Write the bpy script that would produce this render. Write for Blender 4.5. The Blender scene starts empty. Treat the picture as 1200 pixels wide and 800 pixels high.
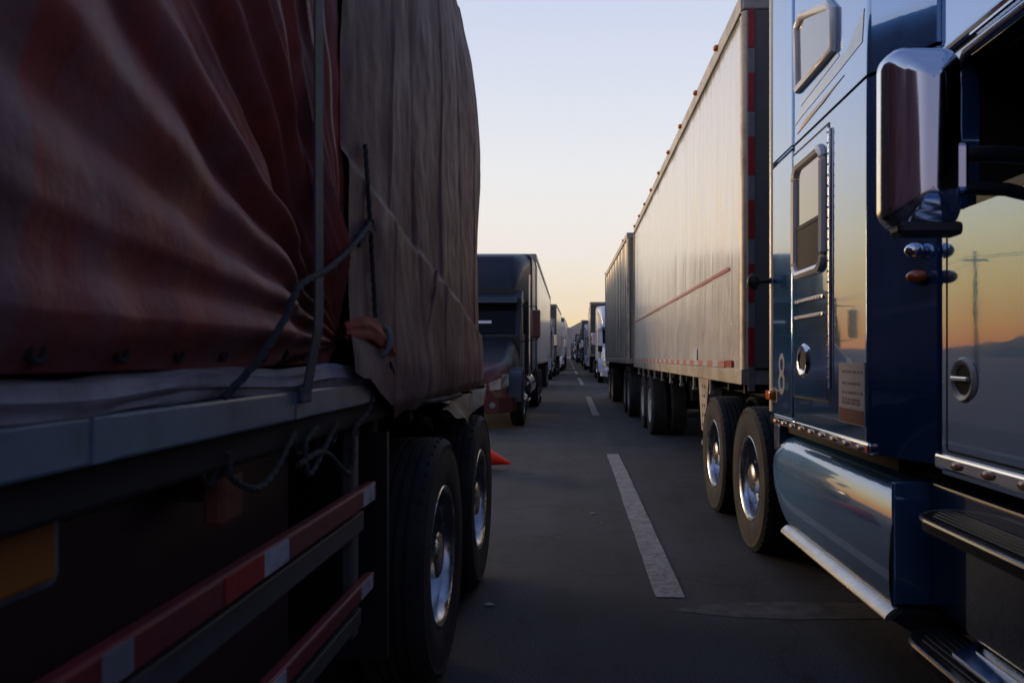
import bpy, bmesh, math, random
from mathutils import Vector, Matrix, noise
R = math.radians
PI = math.pi
sc = bpy.context.scene
C = sc.collection

# ------------------------------------------------------------------ camera
FPX = 850.0            # focal length in pixels of the 1200 wide picture
VX, VY = 673.0, 418.0  # vanishing point of the road
CH = 1.35              # camera height
cam = bpy.data.objects.new('camera', bpy.data.cameras.new('camera'))
C.objects.link(cam)
cam.location = (0, 0, CH)
cam.rotation_euler = (R(90), 0, 0)
cam.data.sensor_width = 36.0
cam.data.lens = FPX / 1200 * 36
cam.data.shift_x = -(VX - 600) / 1200
cam.data.shift_y = (VY - 400) / 1200
cam.data.clip_start = 0.05
cam.data.clip_end = 20000
cam.data.dof.use_dof = True
cam.data.dof.focus_distance = 14.0
cam.data.dof.aperture_fstop = 5.6
sc.camera = cam

# ------------------------------------------------------------------ sky and sun
SUN_AZ = -52.0         # degrees from straight ahead (+Y), negative = to the left
SUN_EL = 2.0
w = bpy.data.worlds.new('World')
sc.world = w
w.use_nodes = True
nt = w.node_tree
N, L = nt.nodes, nt.links
bg = N['Background']
sky = N.new('ShaderNodeTexSky')
sky.sky_type = 'NISHITA'
sky.sun_disc = False
sky.sun_elevation = R(SUN_EL)
sky.sun_rotation = R(SUN_AZ)
sky.dust_density = 2.0
sky.ozone_density = 2.5
tc = N.new('ShaderNodeTexCoord')
sep = N.new('ShaderNodeSeparateXYZ')
L.new(tc.outputs['Generated'], sep.inputs[0])


def s2l(c):
    return tuple((v / 255 / 12.92) if v / 255 <= .04045 else ((v / 255 + .055) / 1.055) ** 2.4 for v in c)


def ramp(nodes, stops):
    r = nodes.new('ShaderNodeValToRGB')
    e = r.color_ramp.elements
    while len(e) < len(stops):
        e.new(.5)
    for i, (p, c) in enumerate(stops):
        e[i].position = p
        e[i].color = (*c, 1)
    return r


def sky_ramp(st):
    r = ramp(N, [(math.sin(R(a)), s2l(c)) for a, c in st])
    L.new(sep.outputs['Z'], r.inputs[0])
    return r


# twilight: towards the set sun and away from it
glow = sky_ramp([(0, (250, 190, 120)), (2, (255, 224, 164)), (4, (254, 235, 202)), (8, (247, 239, 229)), (14, (238, 238, 239)), (20, (222, 227, 240)),
                 (26, (205, 215, 237)), (42, (154, 175, 217)), (89, (90, 112, 168))])
far = sky_ramp([(0, (88, 90, 116)), (3, (112, 104, 128)), (8, (140, 124, 142)), (15, (122, 126, 156)), (30, (96, 114, 158)), (89, (76, 98, 152))])
dot = N.new('ShaderNodeVectorMath')
dot.operation = 'DOT_PRODUCT'
L.new(tc.outputs['Generated'], dot.inputs[0])
dot.inputs[1].default_value = (math.sin(R(SUN_AZ)), math.cos(R(SUN_AZ)), 0)
mr = N.new('ShaderNodeMapRange')
mr.interpolation_type = 'SMOOTHSTEP'
L.new(dot.outputs['Value'], mr.inputs['Value'])
mr.inputs['From Min'].default_value = -.75
mr.inputs['From Max'].default_value = .5
mx = N.new('ShaderNodeMixRGB')
L.new(mr.outputs[0], mx.inputs[0])
L.new(far.outputs[0], mx.inputs[1])
L.new(glow.outputs[0], mx.inputs[2])
sb = N.new('ShaderNodeMixRGB')       # the physical sky, scaled to dusk
sb.blend_type = 'MULTIPLY'
sb.inputs[0].default_value = 1
L.new(sky.outputs[0], sb.inputs[1])
sb.inputs[2].default_value = (.10, .10, .10, 1)
hot = sky_ramp([(0, (238, 122, 36)), (2, (252, 165, 60)), (5, (255, 202, 104)), (9, (255, 226, 160)), (15, (244, 234, 220)), (22, (214, 221, 240)), (42, (154, 175, 217)), (89, (90, 112, 168))])
mr2 = N.new('ShaderNodeMapRange')
mr2.interpolation_type = 'SMOOTHSTEP'
L.new(dot.outputs['Value'], mr2.inputs['Value'])
mr2.inputs['From Min'].default_value = .70
mr2.inputs['From Max'].default_value = .93
mh = N.new('ShaderNodeMixRGB')
L.new(mr2.outputs[0], mh.inputs[0])
L.new(mx.outputs[0], mh.inputs[1])
hs = N.new('ShaderNodeVectorMath')
hs.operation = 'SCALE'
hs.inputs['Scale'].default_value = 1.35
L.new(hot.outputs[0], hs.inputs[0])
L.new(hs.outputs[0], mh.inputs[2])
m2 = N.new('ShaderNodeMixRGB')
m2.inputs[0].default_value = .04
L.new(mh.outputs[0], m2.inputs[1])
L.new(sb.outputs[0], m2.inputs[2])
L.new(m2.outputs[0], bg.inputs[0])
bg.inputs[1].default_value = 1.07

sun = bpy.data.objects.new('sun', bpy.data.lights.new('sun', 'SUN'))
C.objects.link(sun)
sun.data.energy = 2.2
sun.data.angle = R(22)
sun.data.color = (1.0, .68, .40)
sun.rotation_euler = (R(90 - 5), 0, R(-SUN_AZ + 180))
sc.view_settings.view_transform = 'Standard'
sc.view_settings.look = 'None'
sc.view_settings.exposure = 0
sc.view_settings.gamma = 1
sc.view_settings.use_curve_mapping = False
sc.cycles.use_denoising = True
sc.cycles.max_bounces = 8
sc.cycles.sample_clamp_indirect = 6
sc.cycles.caustics_reflective = False
sc.cycles.caustics_refractive = False


# ------------------------------------------------------------------ helpers
class MB:
    """collects shapes; build() links them as ONE mesh object"""

    def __init__(s):
        s.v, s.f, s.sm, s.mi = [], [], [], []
        s.m = 0

    def add(s, vs, fs, smooth=False):
        o = len(s.v)
        s.v += [tuple(p) for p in vs]
        for f in fs:
            s.f.append(tuple(i + o for i in f))
            s.sm.append(smooth)
            s.mi.append(s.m)
        return s

    def box(s, x0, x1, y0, y1, z0, z1, b=0.0):
        if b > 0:
            b = min(b, abs(x1 - x0) * .49, abs(y1 - y0) * .49, abs(z1 - z0) * .49)
            bm = bmesh.new()
            bmesh.ops.create_cube(bm, size=1, matrix=Matrix.Translation(((x0 + x1) / 2, (y0 + y1) / 2, (z0 + z1) / 2)) @ Matrix.Diagonal((abs(x1 - x0), abs(y1 - y0), abs(z1 - z0), 1)))
            bmesh.ops.bevel(bm, geom=list(bm.edges), offset=b, segments=2 if b < .03 else 4, profile=.5, affect='EDGES')
            bm.verts.index_update()
            s.add([v.co for v in bm.verts], [[v.index for v in f.verts] for f in bm.faces], b > .012)
            bm.free()
            return s
        v = [(x, y, z) for x in (x0, x1) for y in (y0, y1) for z in (z0, z1)]
        return s.add(v, [(0, 1, 3, 2), (4, 6, 7, 5), (0, 4, 5, 1), (2, 3, 7, 6), (0, 2, 6, 4), (1, 5, 7, 3)])

    def tube(s, pts, r, n=8, closed=False):
        pts = [Vector(p) for p in pts]
        k = len(pts)
        rs = r if isinstance(r, (list, tuple)) else [r] * k
        up = Vector((0, 0, 1))
        vs, fs = [], []
        for i, p in enumerate(pts):
            a = pts[(i - 1) % k] if (closed or i > 0) else p
            b = pts[(i + 1) % k] if (closed or i < k - 1) else p
            t = (b - a).normalized()
            u = t.cross(up)
            if u.length < .05:
                u = t.cross(Vector((1, 0, 0)))
            u.normalize()
            if i and u.dot(pu) < 0:
                u = -u
            pu = u
            q = t.cross(u)
            for j in range(n):
                an = 2 * PI * j / n
                vs.append(p + (u * math.cos(an) + q * math.sin(an)) * rs[i])
        for i in range(k if closed else k - 1):
            for j in range(n):
                a, b = i * n + j, i * n + (j + 1) % n
                c, d = ((i + 1) % k) * n + (j + 1) % n, ((i + 1) % k) * n + j
                fs.append((a, b, c, d))
        if not closed:
            fs.append(tuple(range(n))[::-1])
            fs.append(tuple((k - 1) * n + j for j in range(n)))
        return s.add(vs, fs, True)

    def prism(s, poly, axis, a, b, smooth=False):
        """polygon extruded along axis from a to b; poly holds the other two coordinates in order"""
        def P(u, v, t):
            return {'x': (t, u, v), 'y': (u, t, v), 'z': (u, v, t)}[axis]
        n = len(poly)
        vs = [P(u, v, a) for u, v in poly] + [P(u, v, b) for u, v in poly]
        s.add(vs, [tuple(range(n))[::-1], tuple(range(n, 2 * n))])
        o = len(s.v) - 2 * n
        for i in range(n):
            j = (i + 1) % n
            s.f.append((o + i, o + j, o + n + j, o + n + i))
            s.sm.append(smooth)
            s.mi.append(s.m)
        return s

    def lathe_x(s, prof, cx, cy, cz, n=48, sgn=1, smooth=True):
        """profile (x, r) turned round the x axis"""
        vs, fs = [], []
        for x, r in prof:
            for j in range(n):
                a = 2 * PI * j / n
                vs.append((cx + sgn * x, cy + r * math.cos(a), cz + r * math.sin(a)))
        for i in range(len(prof) - 1):
            for j in range(n):
                vs_ = (i * n + j, i * n + (j + 1) % n, (i + 1) * n + (j + 1) % n, (i + 1) * n + j)
                fs.append(vs_ if sgn > 0 else vs_[::-1])
        return s.add(vs, fs, smooth)

    def grid(s, nu, nv, fn, smooth=True):
        vs = [fn(i / nu, j / nv) for i in range(nu + 1) for j in range(nv + 1)]
        w_ = nv + 1
        return s.add(vs, [(i * w_ + j, (i + 1) * w_ + j, (i + 1) * w_ + j + 1, i * w_ + j + 1) for i in range(nu) for j in range(nv)], smooth)

    def ball(s, c, r, sx=1, sy=1, sz=1, n=14):
        vs, fs = [], []
        m = n // 2
        for i in range(m + 1):
            t = PI * i / m
            for j in range(n):
                a = 2 * PI * j / n
                vs.append((c[0] + r * sx * math.sin(t) * math.cos(a), c[1] + r * sy * math.sin(t) * math.sin(a), c[2] + r * sz * math.cos(t)))
        for i in range(m):
            for j in range(n):
                fs.append((i * n + j, (i + 1) * n + j, (i + 1) * n + (j + 1) % n, i * n + (j + 1) % n))
        return s.add(vs, fs, True)

    def build(s, name, m, parent=None, fix=True):
        me = bpy.data.meshes.new(name)
        me.from_pydata(s.v, [], s.f)
        ms = m if isinstance(m, (list, tuple)) else [m]
        for q in ms:
            me.materials.append(q)
        for i, p in enumerate(me.polygons):
            p.use_smooth = s.sm[i]
            p.material_index = s.mi[i] if s.mi[i] < len(ms) else 0
        if fix:
            bm = bmesh.new()
            bm.from_mesh(me)
            bmesh.ops.remove_doubles(bm, verts=bm.verts, dist=1e-5)
            bmesh.ops.recalc_face_normals(bm, faces=bm.faces)
            bm.to_mesh(me)
            bm.free()
        me.update()
        if any(s.sm) and len(s.f) < 4000:
            me.set_sharp_from_angle(angle=R(44))
        o = bpy.data.objects.new(name, me)
        if any(s.sm) and len(s.f) < 1500:
            wn_ = o.modifiers.new('weighted_normal', 'WEIGHTED_NORMAL')
            wn_.keep_sharp = True
            wn_.weight = 80
        C.objects.link(o)
        if parent:
            o.parent = parent
            if parent.get('_w'):
                o.location = -parent.location
        return o


def tag(o, label=None, cat=None, group=None, kind=None):
    for k, v in (('label', label), ('category', cat), ('group', group), ('kind', kind)):
        if v:
            o[k] = v
    return o


def thing(name, loc, label, cat, group=None, rz=0, world=False):
    """an Empty at the thing's base; world=True lets its parts be given in world coordinates"""
    o = bpy.data.objects.new(name, None)
    C.objects.link(o)
    o.empty_display_size = .2
    o.location = loc
    o.rotation_euler.z = rz
    if world:
        o['_w'] = 1
    return tag(o, label, cat, group)


def copy_tree(o, parent=None):
    c = o.copy()
    C.objects.link(c)
    c.parent = parent
    for ch in o.children:
        copy_tree(ch, c)
    return c


def mat(name, col, rough=.6, metal=0.0, col2=None, nscale=3.0, stretch=(1, 1, 1), amt=.5, bump=0.0, bscale=30.0, bstretch=(1, 1, 1),
        coat=0.0, coat_ior=1.5, coat_rough=.03, rvar=0.0, emit=0.0, spec=.5, grime=None, gamt=.5, gscale=1.2, bdist=.01, gstretch=(1, 1, 1), trans=0.0):
    m = bpy.data.materials.new(name)
    m.use_nodes = True
    n, l = m.node_tree.nodes, m.node_tree.links
    b = n['Principled BSDF']
    b.inputs['Base Color'].default_value = (*col, 1)
    b.inputs['Roughness'].default_value = rough
    b.inputs['Metallic'].default_value = metal
    b.inputs['Specular IOR Level'].default_value = spec
    b.inputs['Coat Weight'].default_value = coat
    b.inputs['Coat IOR'].default_value = coat_ior
    b.inputs['Coat Roughness'].default_value = coat_rough
    b.inputs['Transmission Weight'].default_value = trans
    if emit:
        b.inputs['Emission Color'].default_value = (*col, 1)
        b.inputs['Emission Strength'].default_value = emit
    t = n.new('ShaderNodeTexCoord')

    def nz(scale, st, det=6, rg=.6):
        mp = n.new('ShaderNodeMapping')
        mp.inputs['Scale'].default_value = st
        l.new(t.outputs['Object'], mp.inputs[0])
        x = n.new('ShaderNodeTexNoise')
        x.inputs['Scale'].default_value = scale
        x.inputs['Detail'].default_value = det
        x.inputs['Roughness'].default_value = rg
        l.new(mp.outputs[0], x.inputs['Vector'])
        return x
    last = None
    if col2:
        x = nz(nscale, stretch)
        r = ramp(n, [(.35, col), (.65, col2)])
        l.new(x.outputs['Fac'], r.inputs[0])
        mx_ = n.new('ShaderNodeMixRGB')
        mx_.inputs[0].default_value = amt
        mx_.inputs[1].default_value = (*col, 1)
        l.new(r.outputs[0], mx_.inputs[2])
        last = mx_.outputs[0]
    if grime:
        x = nz(gscale, gstretch, 10, .7)
        r = ramp(n, [(.45, (0, 0, 0)), (.7, (gamt,) * 3)])
        l.new(x.outputs['Fac'], r.inputs[0])
        mx_ = n.new('ShaderNodeMixRGB')
        l.new(r.outputs[0], mx_.inputs[0])
        if last:
            l.new(last, mx_.inputs[1])
        else:
            mx_.inputs[1].default_value = (*col, 1)
        mx_.inputs[2].default_value = (*grime, 1)
        last = mx_.outputs[0]
    if last:
        l.new(last, b.inputs['Base Color'])
    if rvar:
        x = nz(nscale * 1.7, (1, 1, 1), 8, .7)
        k = n.new('ShaderNodeMapRange')
        k.inputs['To Min'].default_value = max(0, rough - rvar)
        k.inputs['To Max'].default_value = min(1, rough + rvar)
        k.inputs['From Min'].default_value = .3
        k.inputs['From Max'].default_value = .7
        l.new(x.outputs['Fac'], k.inputs[0])
        l.new(k.outputs[0], b.inputs['Roughness'])
        if coat:
            k2 = n.new('ShaderNodeMapRange')
            k2.inputs['From Min'].default_value = .4
            k2.inputs['From Max'].default_value = .75
            k2.inputs['To Min'].default_value = coat_rough
            k2.inputs['To Max'].default_value = coat_rough + rvar
            l.new(x.outputs['Fac'], k2.inputs[0])
            l.new(k2.outputs[0], b.inputs['Coat Roughness'])
    if bump:
        x = nz(bscale, bstretch)
        bp = n.new('ShaderNodeBump')
        bp.inputs['Strength'].default_value = bump
        bp.inputs['Distance'].default_value = bdist
        l.new(x.outputs['Fac'], bp.inputs['Height'])
        l.new(bp.outputs[0], b.inputs['Normal'])
        if coat:
            l.new(bp.outputs[0], b.inputs['Coat Normal'])
    return m


M = {}
M['rubber'] = mat('tyre_rubber', (.016, .016, .017), .82, col2=(.045, .041, .037), nscale=7, grime=(.06, .054, .046), gamt=.5, gscale=4, bump=.3, bscale=60, spec=.35)
M['black'] = mat('black_steel', (.012, .012, .013), .65, col2=(.03, .027, .025), nscale=6, bump=.15, spec=.35)
M['plastic'] = mat('black_plastic', (.014, .014, .015), .42, bump=.05, bscale=200)
M['dark'] = mat('dark_frame', (.02, .019, .019), .8, col2=(.04, .035, .03), nscale=5, spec=.3)
M['chrome'] = mat('polished_metal', (.80, .80, .82), .10, 1.0, rvar=.05, nscale=6, bump=.03, bscale=5)
M['alu'] = mat('wheel_alloy', (.60, .60, .62), .22, .95, col2=(.22, .20, .18), nscale=9, amt=.7, rvar=.14, grime=(.09, .075, .06), gamt=.6, gscale=7)
M['steelwheel'] = mat('painted_wheel', (.45, .45, .44), .5, 0, grime=(.12, .10, .08), gscale=8)
M['blue'] = mat('blue_paint', (.04, .20, .50), .13, .7, coat=1, coat_ior=2.6, coat_rough=.012, rvar=.05, nscale=1.5, bump=.032, bscale=1.5, grime=(.10, .16, .22), gamt=.35, gscale=3.5, gstretch=(1, 1.4, .6))
M['fairing'] = mat('light_blue_paint', (.05, .20, .44), .25, .45, coat=1, coat_ior=2.2, coat_rough=.03, rvar=.05, nscale=1.5, bump=.015, bscale=2.5, grime=(.10, .13, .15), gamt=.4, gscale=3)
M['navy'] = mat('dark_blue_paint', (.008, .03, .09), .35, 0, coat=1, coat_ior=1.7, coat_rough=.03, rvar=.05, nscale=1.5)
M['glass'] = mat('dark_glass', (.006, .007, .008), .05, 0, spec=.16)
M['greyglass'] = mat('tinted_glass', (.10, .10, .12), .08, 0, coat=1, coat_ior=2.1)
M['amber'] = mat('amber_lens', (.75, .16, .01), .2, 0, coat=1)
M['redlens'] = mat('red_lens', (.6, .02, .01), .2, coat=1)
M['cream'] = mat('cream_paint', (.70, .66, .58), .35, 0, coat=1, coat_ior=1.8, coat_rough=.15, col2=(.60, .55, .46), nscale=1.6, stretch=(1, 6, .5), rvar=.1, grime=(.25, .2, .15), gamt=.4, gscale=2.5, gstretch=(1, 5, .5))
M['tape_red'] = mat('red_tape', (.42, .012, .02), .4, col2=(.28, .02, .02), nscale=20, grime=(.06, .03, .03), gamt=.8, gscale=14)
M['tape_faded'] = mat('faded_red_tape', (.34, .07, .055), .5, col2=(.48, .22, .17), nscale=25, amt=.8)
M['tape_dull'] = mat('dull_white_tape', (.20, .20, .22), .5, col2=(.14, .14, .15), nscale=20)
M['tape_white'] = mat('white_tape', (.58, .58, .60), .4, col2=(.36, .36, .38), nscale=20, grime=(.10, .09, .085), gamt=.8, gscale=14)
M['white'] = mat('white_paint', (.84, .85, .87), .35, coat=.8, coat_rough=.08, grime=(.4, .37, .33), gamt=.3)
M['maroon'] = mat('maroon_paint', (.075, .012, .016), .45, coat=.5, coat_rough=.3, spec=.3, col2=(.06, .011, .014), grime=(.05, .035, .03), gamt=.5)
M['slate'] = mat('black_blue_paint', (.014, .017, .024), .4, coat=.4, coat_ior=1.4, coat_rough=.25, spec=.25, grime=(.04, .036, .033), gamt=.4)
M['redtruck'] = mat('red_paint', (.32, .03, .02), .35, coat=.8, coat_rough=.08)
M['grey'] = mat('grey_paint', (.25, .26, .27), .4, coat=.5, coat_rough=.15)


# ------------------------------------------------------------------ where the road goes
def interp(x, pts):
    if x <= pts[0][0]:
        return pts[0][1]
    for (a, b), (c, d) in zip(pts, pts[1:]):
        if x <= c:
            t = (x - a) / (c - a)
            return b + (d - b) * t
    return pts[-1][1] + (pts[-1][1] - pts[-2][1]) / (pts[-1][0] - pts[-2][0]) * (x - pts[-1][0])


BEND = [(0, 0), (8, 0), (16, -.03), (24, -.09), (36, -.24), (48, -.40), (60, -.55), (80, -.75), (105, -1.0), (130, -1.25), (165, -1.7), (200, -2.2), (260, -3.2)]


def bend(y):
    return interp(y, BEND)


def rise(y):
    return 0 if y < 18 else .8 * (1 - math.exp(-(y - 18) / 75.0))


def head(y):
    return math.atan2(bend(y + 3) - bend(y - 3), 6)


def strip(x0, x1, y0, y1, dz, n=None):
    m = MB()
    n = n or max(1, int((y1 - y0) / 3))
    m.grid(n, 1, lambda u, v: ((x0 + (x1 - x0) * v) + bend(y0 + (y1 - y0) * u), y0 + (y1 - y0) * u, rise(y0 + (y1 - y0) * u) + dz), False)
    return m


# asphalt
def asphalt():
    m = mat('asphalt', (.045, .043, .044), .82, bump=.55, bscale=150, bdist=.004)
    n, l = m.node_tree.nodes, m.node_tree.links
    b = n['Principled BSDF']
    t = n.new('ShaderNodeTexCoord')
    mp = n.new('ShaderNodeMapping')
    mp.inputs['Scale'].default_value = (1.6, .05, 1)
    l.new(t.outputs['Object'], mp.inputs[0])
    a = n.new('ShaderNodeTexNoise'); a.inputs['Scale'].default_value = 1.4; a.inputs['Detail'].default_value = 8
    l.new(mp.outputs[0], a.inputs['Vector'])
    c = n.new('ShaderNodeTexNoise'); c.inputs['Scale'].default_value = 75; c.inputs['Detail'].default_value = 6; c.inputs['Roughness'].default_value = .8
    l.new(t.outputs['Object'], c.inputs['Vector'])
    d = n.new('ShaderNodeTexNoise'); d.inputs['Scale'].default_value = 1.1; d.inputs['Detail'].default_value = 9
    l.new(t.outputs['Object'], d.inputs['Vector'])
    r1 = ramp(n, [(.3, (.017, .0185, .0225)), (.7, (.042, .045, .053))])
    l.new(a.outputs['Fac'], r1.inputs[0])
    r2 = ramp(n, [(.34, (.25, .25, .25)), (.5, (.9, .9, .9)), (.66, (2.4, 2.35, 2.3))])
    l.new(c.outputs['Fac'], r2.inputs[0])
    x = n.new('ShaderNodeMixRGB'); x.blend_type = 'MULTIPLY'; x.inputs[0].default_value = 1
    l.new(r1.outputs[0], x.inputs[1]); l.new(r2.outputs[0], x.inputs[2])
    r3 = ramp(n, [(.38, (.55, .54, .55)), (.6, (1.15, 1.13, 1.13))])
    l.new(d.outputs['Fac'], r3.inputs[0])
    y = n.new('ShaderNodeMixRGB'); y.blend_type = 'MULTIPLY'; y.inputs[0].default_value = .8
    l.new(x.outputs[0], y.inputs[1]); l.new(r3.outputs[0], y.inputs[2])
    # cracks, oil drips and darker wheel tracks
    vo = n.new('ShaderNodeTexVoronoi'); vo.feature = 'DISTANCE_TO_EDGE'; vo.inputs['Scale'].default_value = .55
    dn = n.new('ShaderNodeTexNoise'); dn.inputs['Scale'].default_value = 1.7; dn.inputs['Detail'].default_value = 6
    l.new(t.outputs['Object'], dn.inputs['Vector'])
    va = n.new('ShaderNodeVectorMath'); va.operation = 'MULTIPLY_ADD'
    l.new(dn.outputs['Color'], va.inputs[0]); va.inputs[1].default_value = (1.1, 1.1, 0); l.new(t.outputs['Object'], va.inputs[2])
    l.new(va.outputs[0], vo.inputs['Vector'])
    rc = ramp(n, [(.0, (.2, .2, .2)), (.012, (1, 1, 1))])
    l.new(vo.outputs['Distance'], rc.inputs[0])
    z = n.new('ShaderNodeMixRGB'); z.blend_type = 'MULTIPLY'; z.inputs[0].default_value = .55
    z.inputs[0].default_value = .8; l.new(y.outputs[0], z.inputs[1]); l.new(rc.outputs[0], z.inputs[2])
    od = n.new('ShaderNodeTexNoise'); od.inputs['Scale'].default_value = 5; od.inputs['Detail'].default_value = 5
    l.new(t.outputs['Object'], od.inputs['Vector'])
    ro = ramp(n, [(.60, (1, 1, 1)), (.68, (.55, .55, .55))])
    l.new(od.outputs['Fac'], ro.inputs[0])
    z2 = n.new('ShaderNodeMixRGB'); z2.blend_type = 'MULTIPLY'; z2.inputs[0].default_value = .8
    l.new(z.outputs[0], z2.inputs[1]); l.new(ro.outputs[0], z2.inputs[2])
    l.new(z2.outputs[0], b.inputs['Base Color'])
    return m


M['asphalt'] = asphalt()
M['dirt'] = mat('desert_dirt', (.16, .13, .10), .95, col2=(.10, .09, .06), nscale=.08, bump=.6, bscale=2, bdist=.1)
M['hill'] = mat('bare_hillside', (.15, .125, .11), .95, col2=(.10, .09, .08), nscale=.004, bump=.8, bscale=.02, bdist=20)
M['paint'] = mat('road_paint', (.34, .33, .32), .7, col2=(.19, .185, .18), nscale=7, amt=.9, bump=.4, bscale=150, bdist=.003, grime=(.07, .068, .068), gamt=.9, gscale=22)

ys = [-60 + 2 * i for i in range(180)] + [300 + 60 * i for i in range(1, 120)]
ys = [-3000, -800, -200] + ys
xs = [-6000, -2500, -900, -300, -100, -40, -15, -5, 0, 5, 15, 40, 100, 300, 900, 2500, 6000]
gm = MB()
gm.add([(x, y, rise(y) - .012) for y in ys for x in xs], [(j * 17 + i, j * 17 + i + 1, j * 17 + i + 18, j * 17 + i + 17) for j in range(len(ys) - 1) for i in range(16)], True)
tag(gm.build('ground', M['dirt'], fix=False), kind='structure')
tag(strip(-5.2, 7.4, -40, 420, 0, 230).build('road', M['asphalt'], fix=False), kind='structure')
mk = MB()
for i, (a, b) in enumerate([(4.07, 10.07), (16.7, 23.6)] + [(31.5 + 14.5 * k, 40 + 14.5 * k) for k in range(14)] + [(-9, -3)]):
    g = strip(.455, .62, a, b, .004, max(8, int((b - a) * 5)))
    random.seed(i)
    v2 = []
    for (x, y, z) in g.v:     # worn, slightly ragged paint edges
        v2.append((x + random.uniform(-.004, .004), y + random.uniform(-.01, .01), z))
    g.v = v2
    mk.add(g.v, g.f)
e1 = strip(-3.3, -3.15, -40, 400, .004, 200)
mk.add(e1.v, e1.f)
e1 = strip(4.3, 4.45, -40, 400, .004, 200)
mk.add(e1.v, e1.f)
tag(mk.build('road_markings', M['paint'], fix=False), kind='structure')
# pale blotchy patch on the asphalt beside the dash
gp = MB()
gp.add([(x, y, .0016) for x, y in [(.52, 3.87), (.62, 3.92), (.80, 3.97), (1.1, 4.0), (1.6, 3.98), (1.62, 3.74), (1.1, 3.73), (.82, 3.77), (.64, 3.82)]], [tuple(range(9))[::-1]])
M['road_patch'] = mat('pale_patch', (.085, .082, .083), .75, grime=(.030, .030, .032), gamt=1, gscale=9, col2=(.035, .034, .036), nscale=9, amt=.9, bump=.5, bscale=150, bdist=.004)
tag(gp.build('pale_road_patch', M['road_patch']), kind='structure')


def ridge(name, R0, h, az0, az1, seed, base=.0):
    m = MB()
    nu, nv = 160, 14

    def fn(u, v):
        a = R(az0 + (az1 - az0) * u)
        prof = (.55 + .45 * noise.fractal(Vector((a * 3.2 + seed, seed, 0)), .9, 2.1, 6) * 1.7)
        edge = min(1, min(u, 1 - u) * 8)
        d = R0 + 900 * v
        q = math.sin(min(1, v * 1.0) * PI * .5)
        nn = noise.fractal(Vector((a * 16 + seed, v * 3, 1)), 1.0, 2.2, 6)
        z = q * h * max(.15, prof) * edge * (1 + .22 * nn * (1 - .8 * q))
        return (d * math.sin(a), d * math.cos(a), z - 3)
    m.grid(nu, nv, fn)
    m.grid(nu, 2, lambda u, v: (lambda p: (p[0] * (1 + .15 * v), p[1] * (1 + .15 * v), (p[2] + 3) * (1 - v) - 3))(fn(u, 1)))
    return tag(m.build(name, M['hill'], fix=False), kind='structure')


ridge('mountain', 3100, 300, -30, 30, 5.7)
ridge('mountains', 2500, 210, -115, -24, 2.3)


# ------------------------------------------------------------------ wheels
def tyre_mb(w_, n, R_=.5, ri=.29, tread=True):
    """tyre turned about x, outer face at x=0, going to x=w_"""
    p = [(.030, ri - .012), (.012, ri + .01), (.004, ri + .05), (-.002, ri + .09), (.002, R_ - .06), (.004, R_ - .035), (.0, R_ - .03), (.016, R_ - .008), (.028, R_)]
    if tread:
        k = 5
        a, b = .034, w_ - .034
        for i in range(k):
            x0 = a + (b - a) * i / k
            x1 = a + (b - a) * (i + 1) / k
            p += [(x0 + .004, R_ + .002), (x1 - .010, R_ + .002)]
            if i < k - 1:
                p += [(x1 - .008, R_ - .012), (x1 + .000, R_ - .012)]
    else:
        p += [(w_ / 2, R_ + .002)]
    p += [(w_ - .028, R_), (w_ - .014, R_ - .008), (w_, R_ - .05), (w_ + .002, ri + .09), (w_ - .012, ri), (w_ - .05, ri - .012), (.05, ri - .014), (.030, ri - .012)]
    m = MB()
    m.lathe_x(p, 0, 0, 0, n)
    if tread and n > 60:     # shoulder lugs
        for j in range(n):
            an = 2 * PI * j / n
            if j % 2:
                continue
            c, s_ = math.cos(an), math.sin(an)
            t = Vector((0, -s_, c))
            rr = Vector((0, c, s_))
            for xx in (.018, w_ - .034):
                o = Vector((xx, 0, 0))
                vs = [o + Vector((dx, 0, 0)) + rr * rad + t * dt for dx in (0, .016) for rad in (R_ - .03, R_ + .003) for dt in (-.008, .008)]
                m.add(vs, [(0, 1, 3, 2), (4, 6, 7, 5), (0, 4, 5, 1), (2, 3, 7, 6), (0, 2, 6, 4), (1, 5, 7, 3)])
    return m


def rim_mb(n=60, deep=.12, flat=False):
    m = MB()
    m.lathe_x([(.034, .278), (.020, .292), (.014, .296), (.010, .292), (.016, .278), (.03, .268), (.06, .262), (deep - .01, .255), (deep, .243)], 0, 0, 0, n)
    # disc with hand holes
    seg = 60
    rad = [.243, .228, .176, .16]

    def P(r, j):
        a = 2 * PI * j / seg
        x = deep + {.243: 0, .228: .004, .176: -.008, .16: -.014}[r]
        return (x, r * math.cos(a), r * math.sin(a))
    vs = [P(r, j) for r in rad for j in range(seg)]
    fs = []
    for i in range(3):
        for j in range(seg):
            if i == 1 and j % 6 in (0, 1, 2):
                continue
            fs.append((i * seg + j, i * seg + (j + 1) % seg, (i + 1) * seg + (j + 1) % seg, (i + 1) * seg + j))
    m.add(vs, fs, True)
    m.lathe_x([(deep - .014, .16), (deep - .016, .11), (deep - .05, .10), (deep - .085, .098), (deep - .095, .085), (deep - .1, .03), (deep - .1, .0005)], 0, 0, 0, 30)
    for k in range(10):
        a = 2 * PI * (k + .5) / 10
        cy, cz = .135 * math.cos(a), .135 * math.sin(a)
        m.lathe_x([(deep - .045, .0005), (deep - .045, .012), (deep - .012, .015)], 0, cy, cz, 6, smooth=False)
    return m


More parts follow.
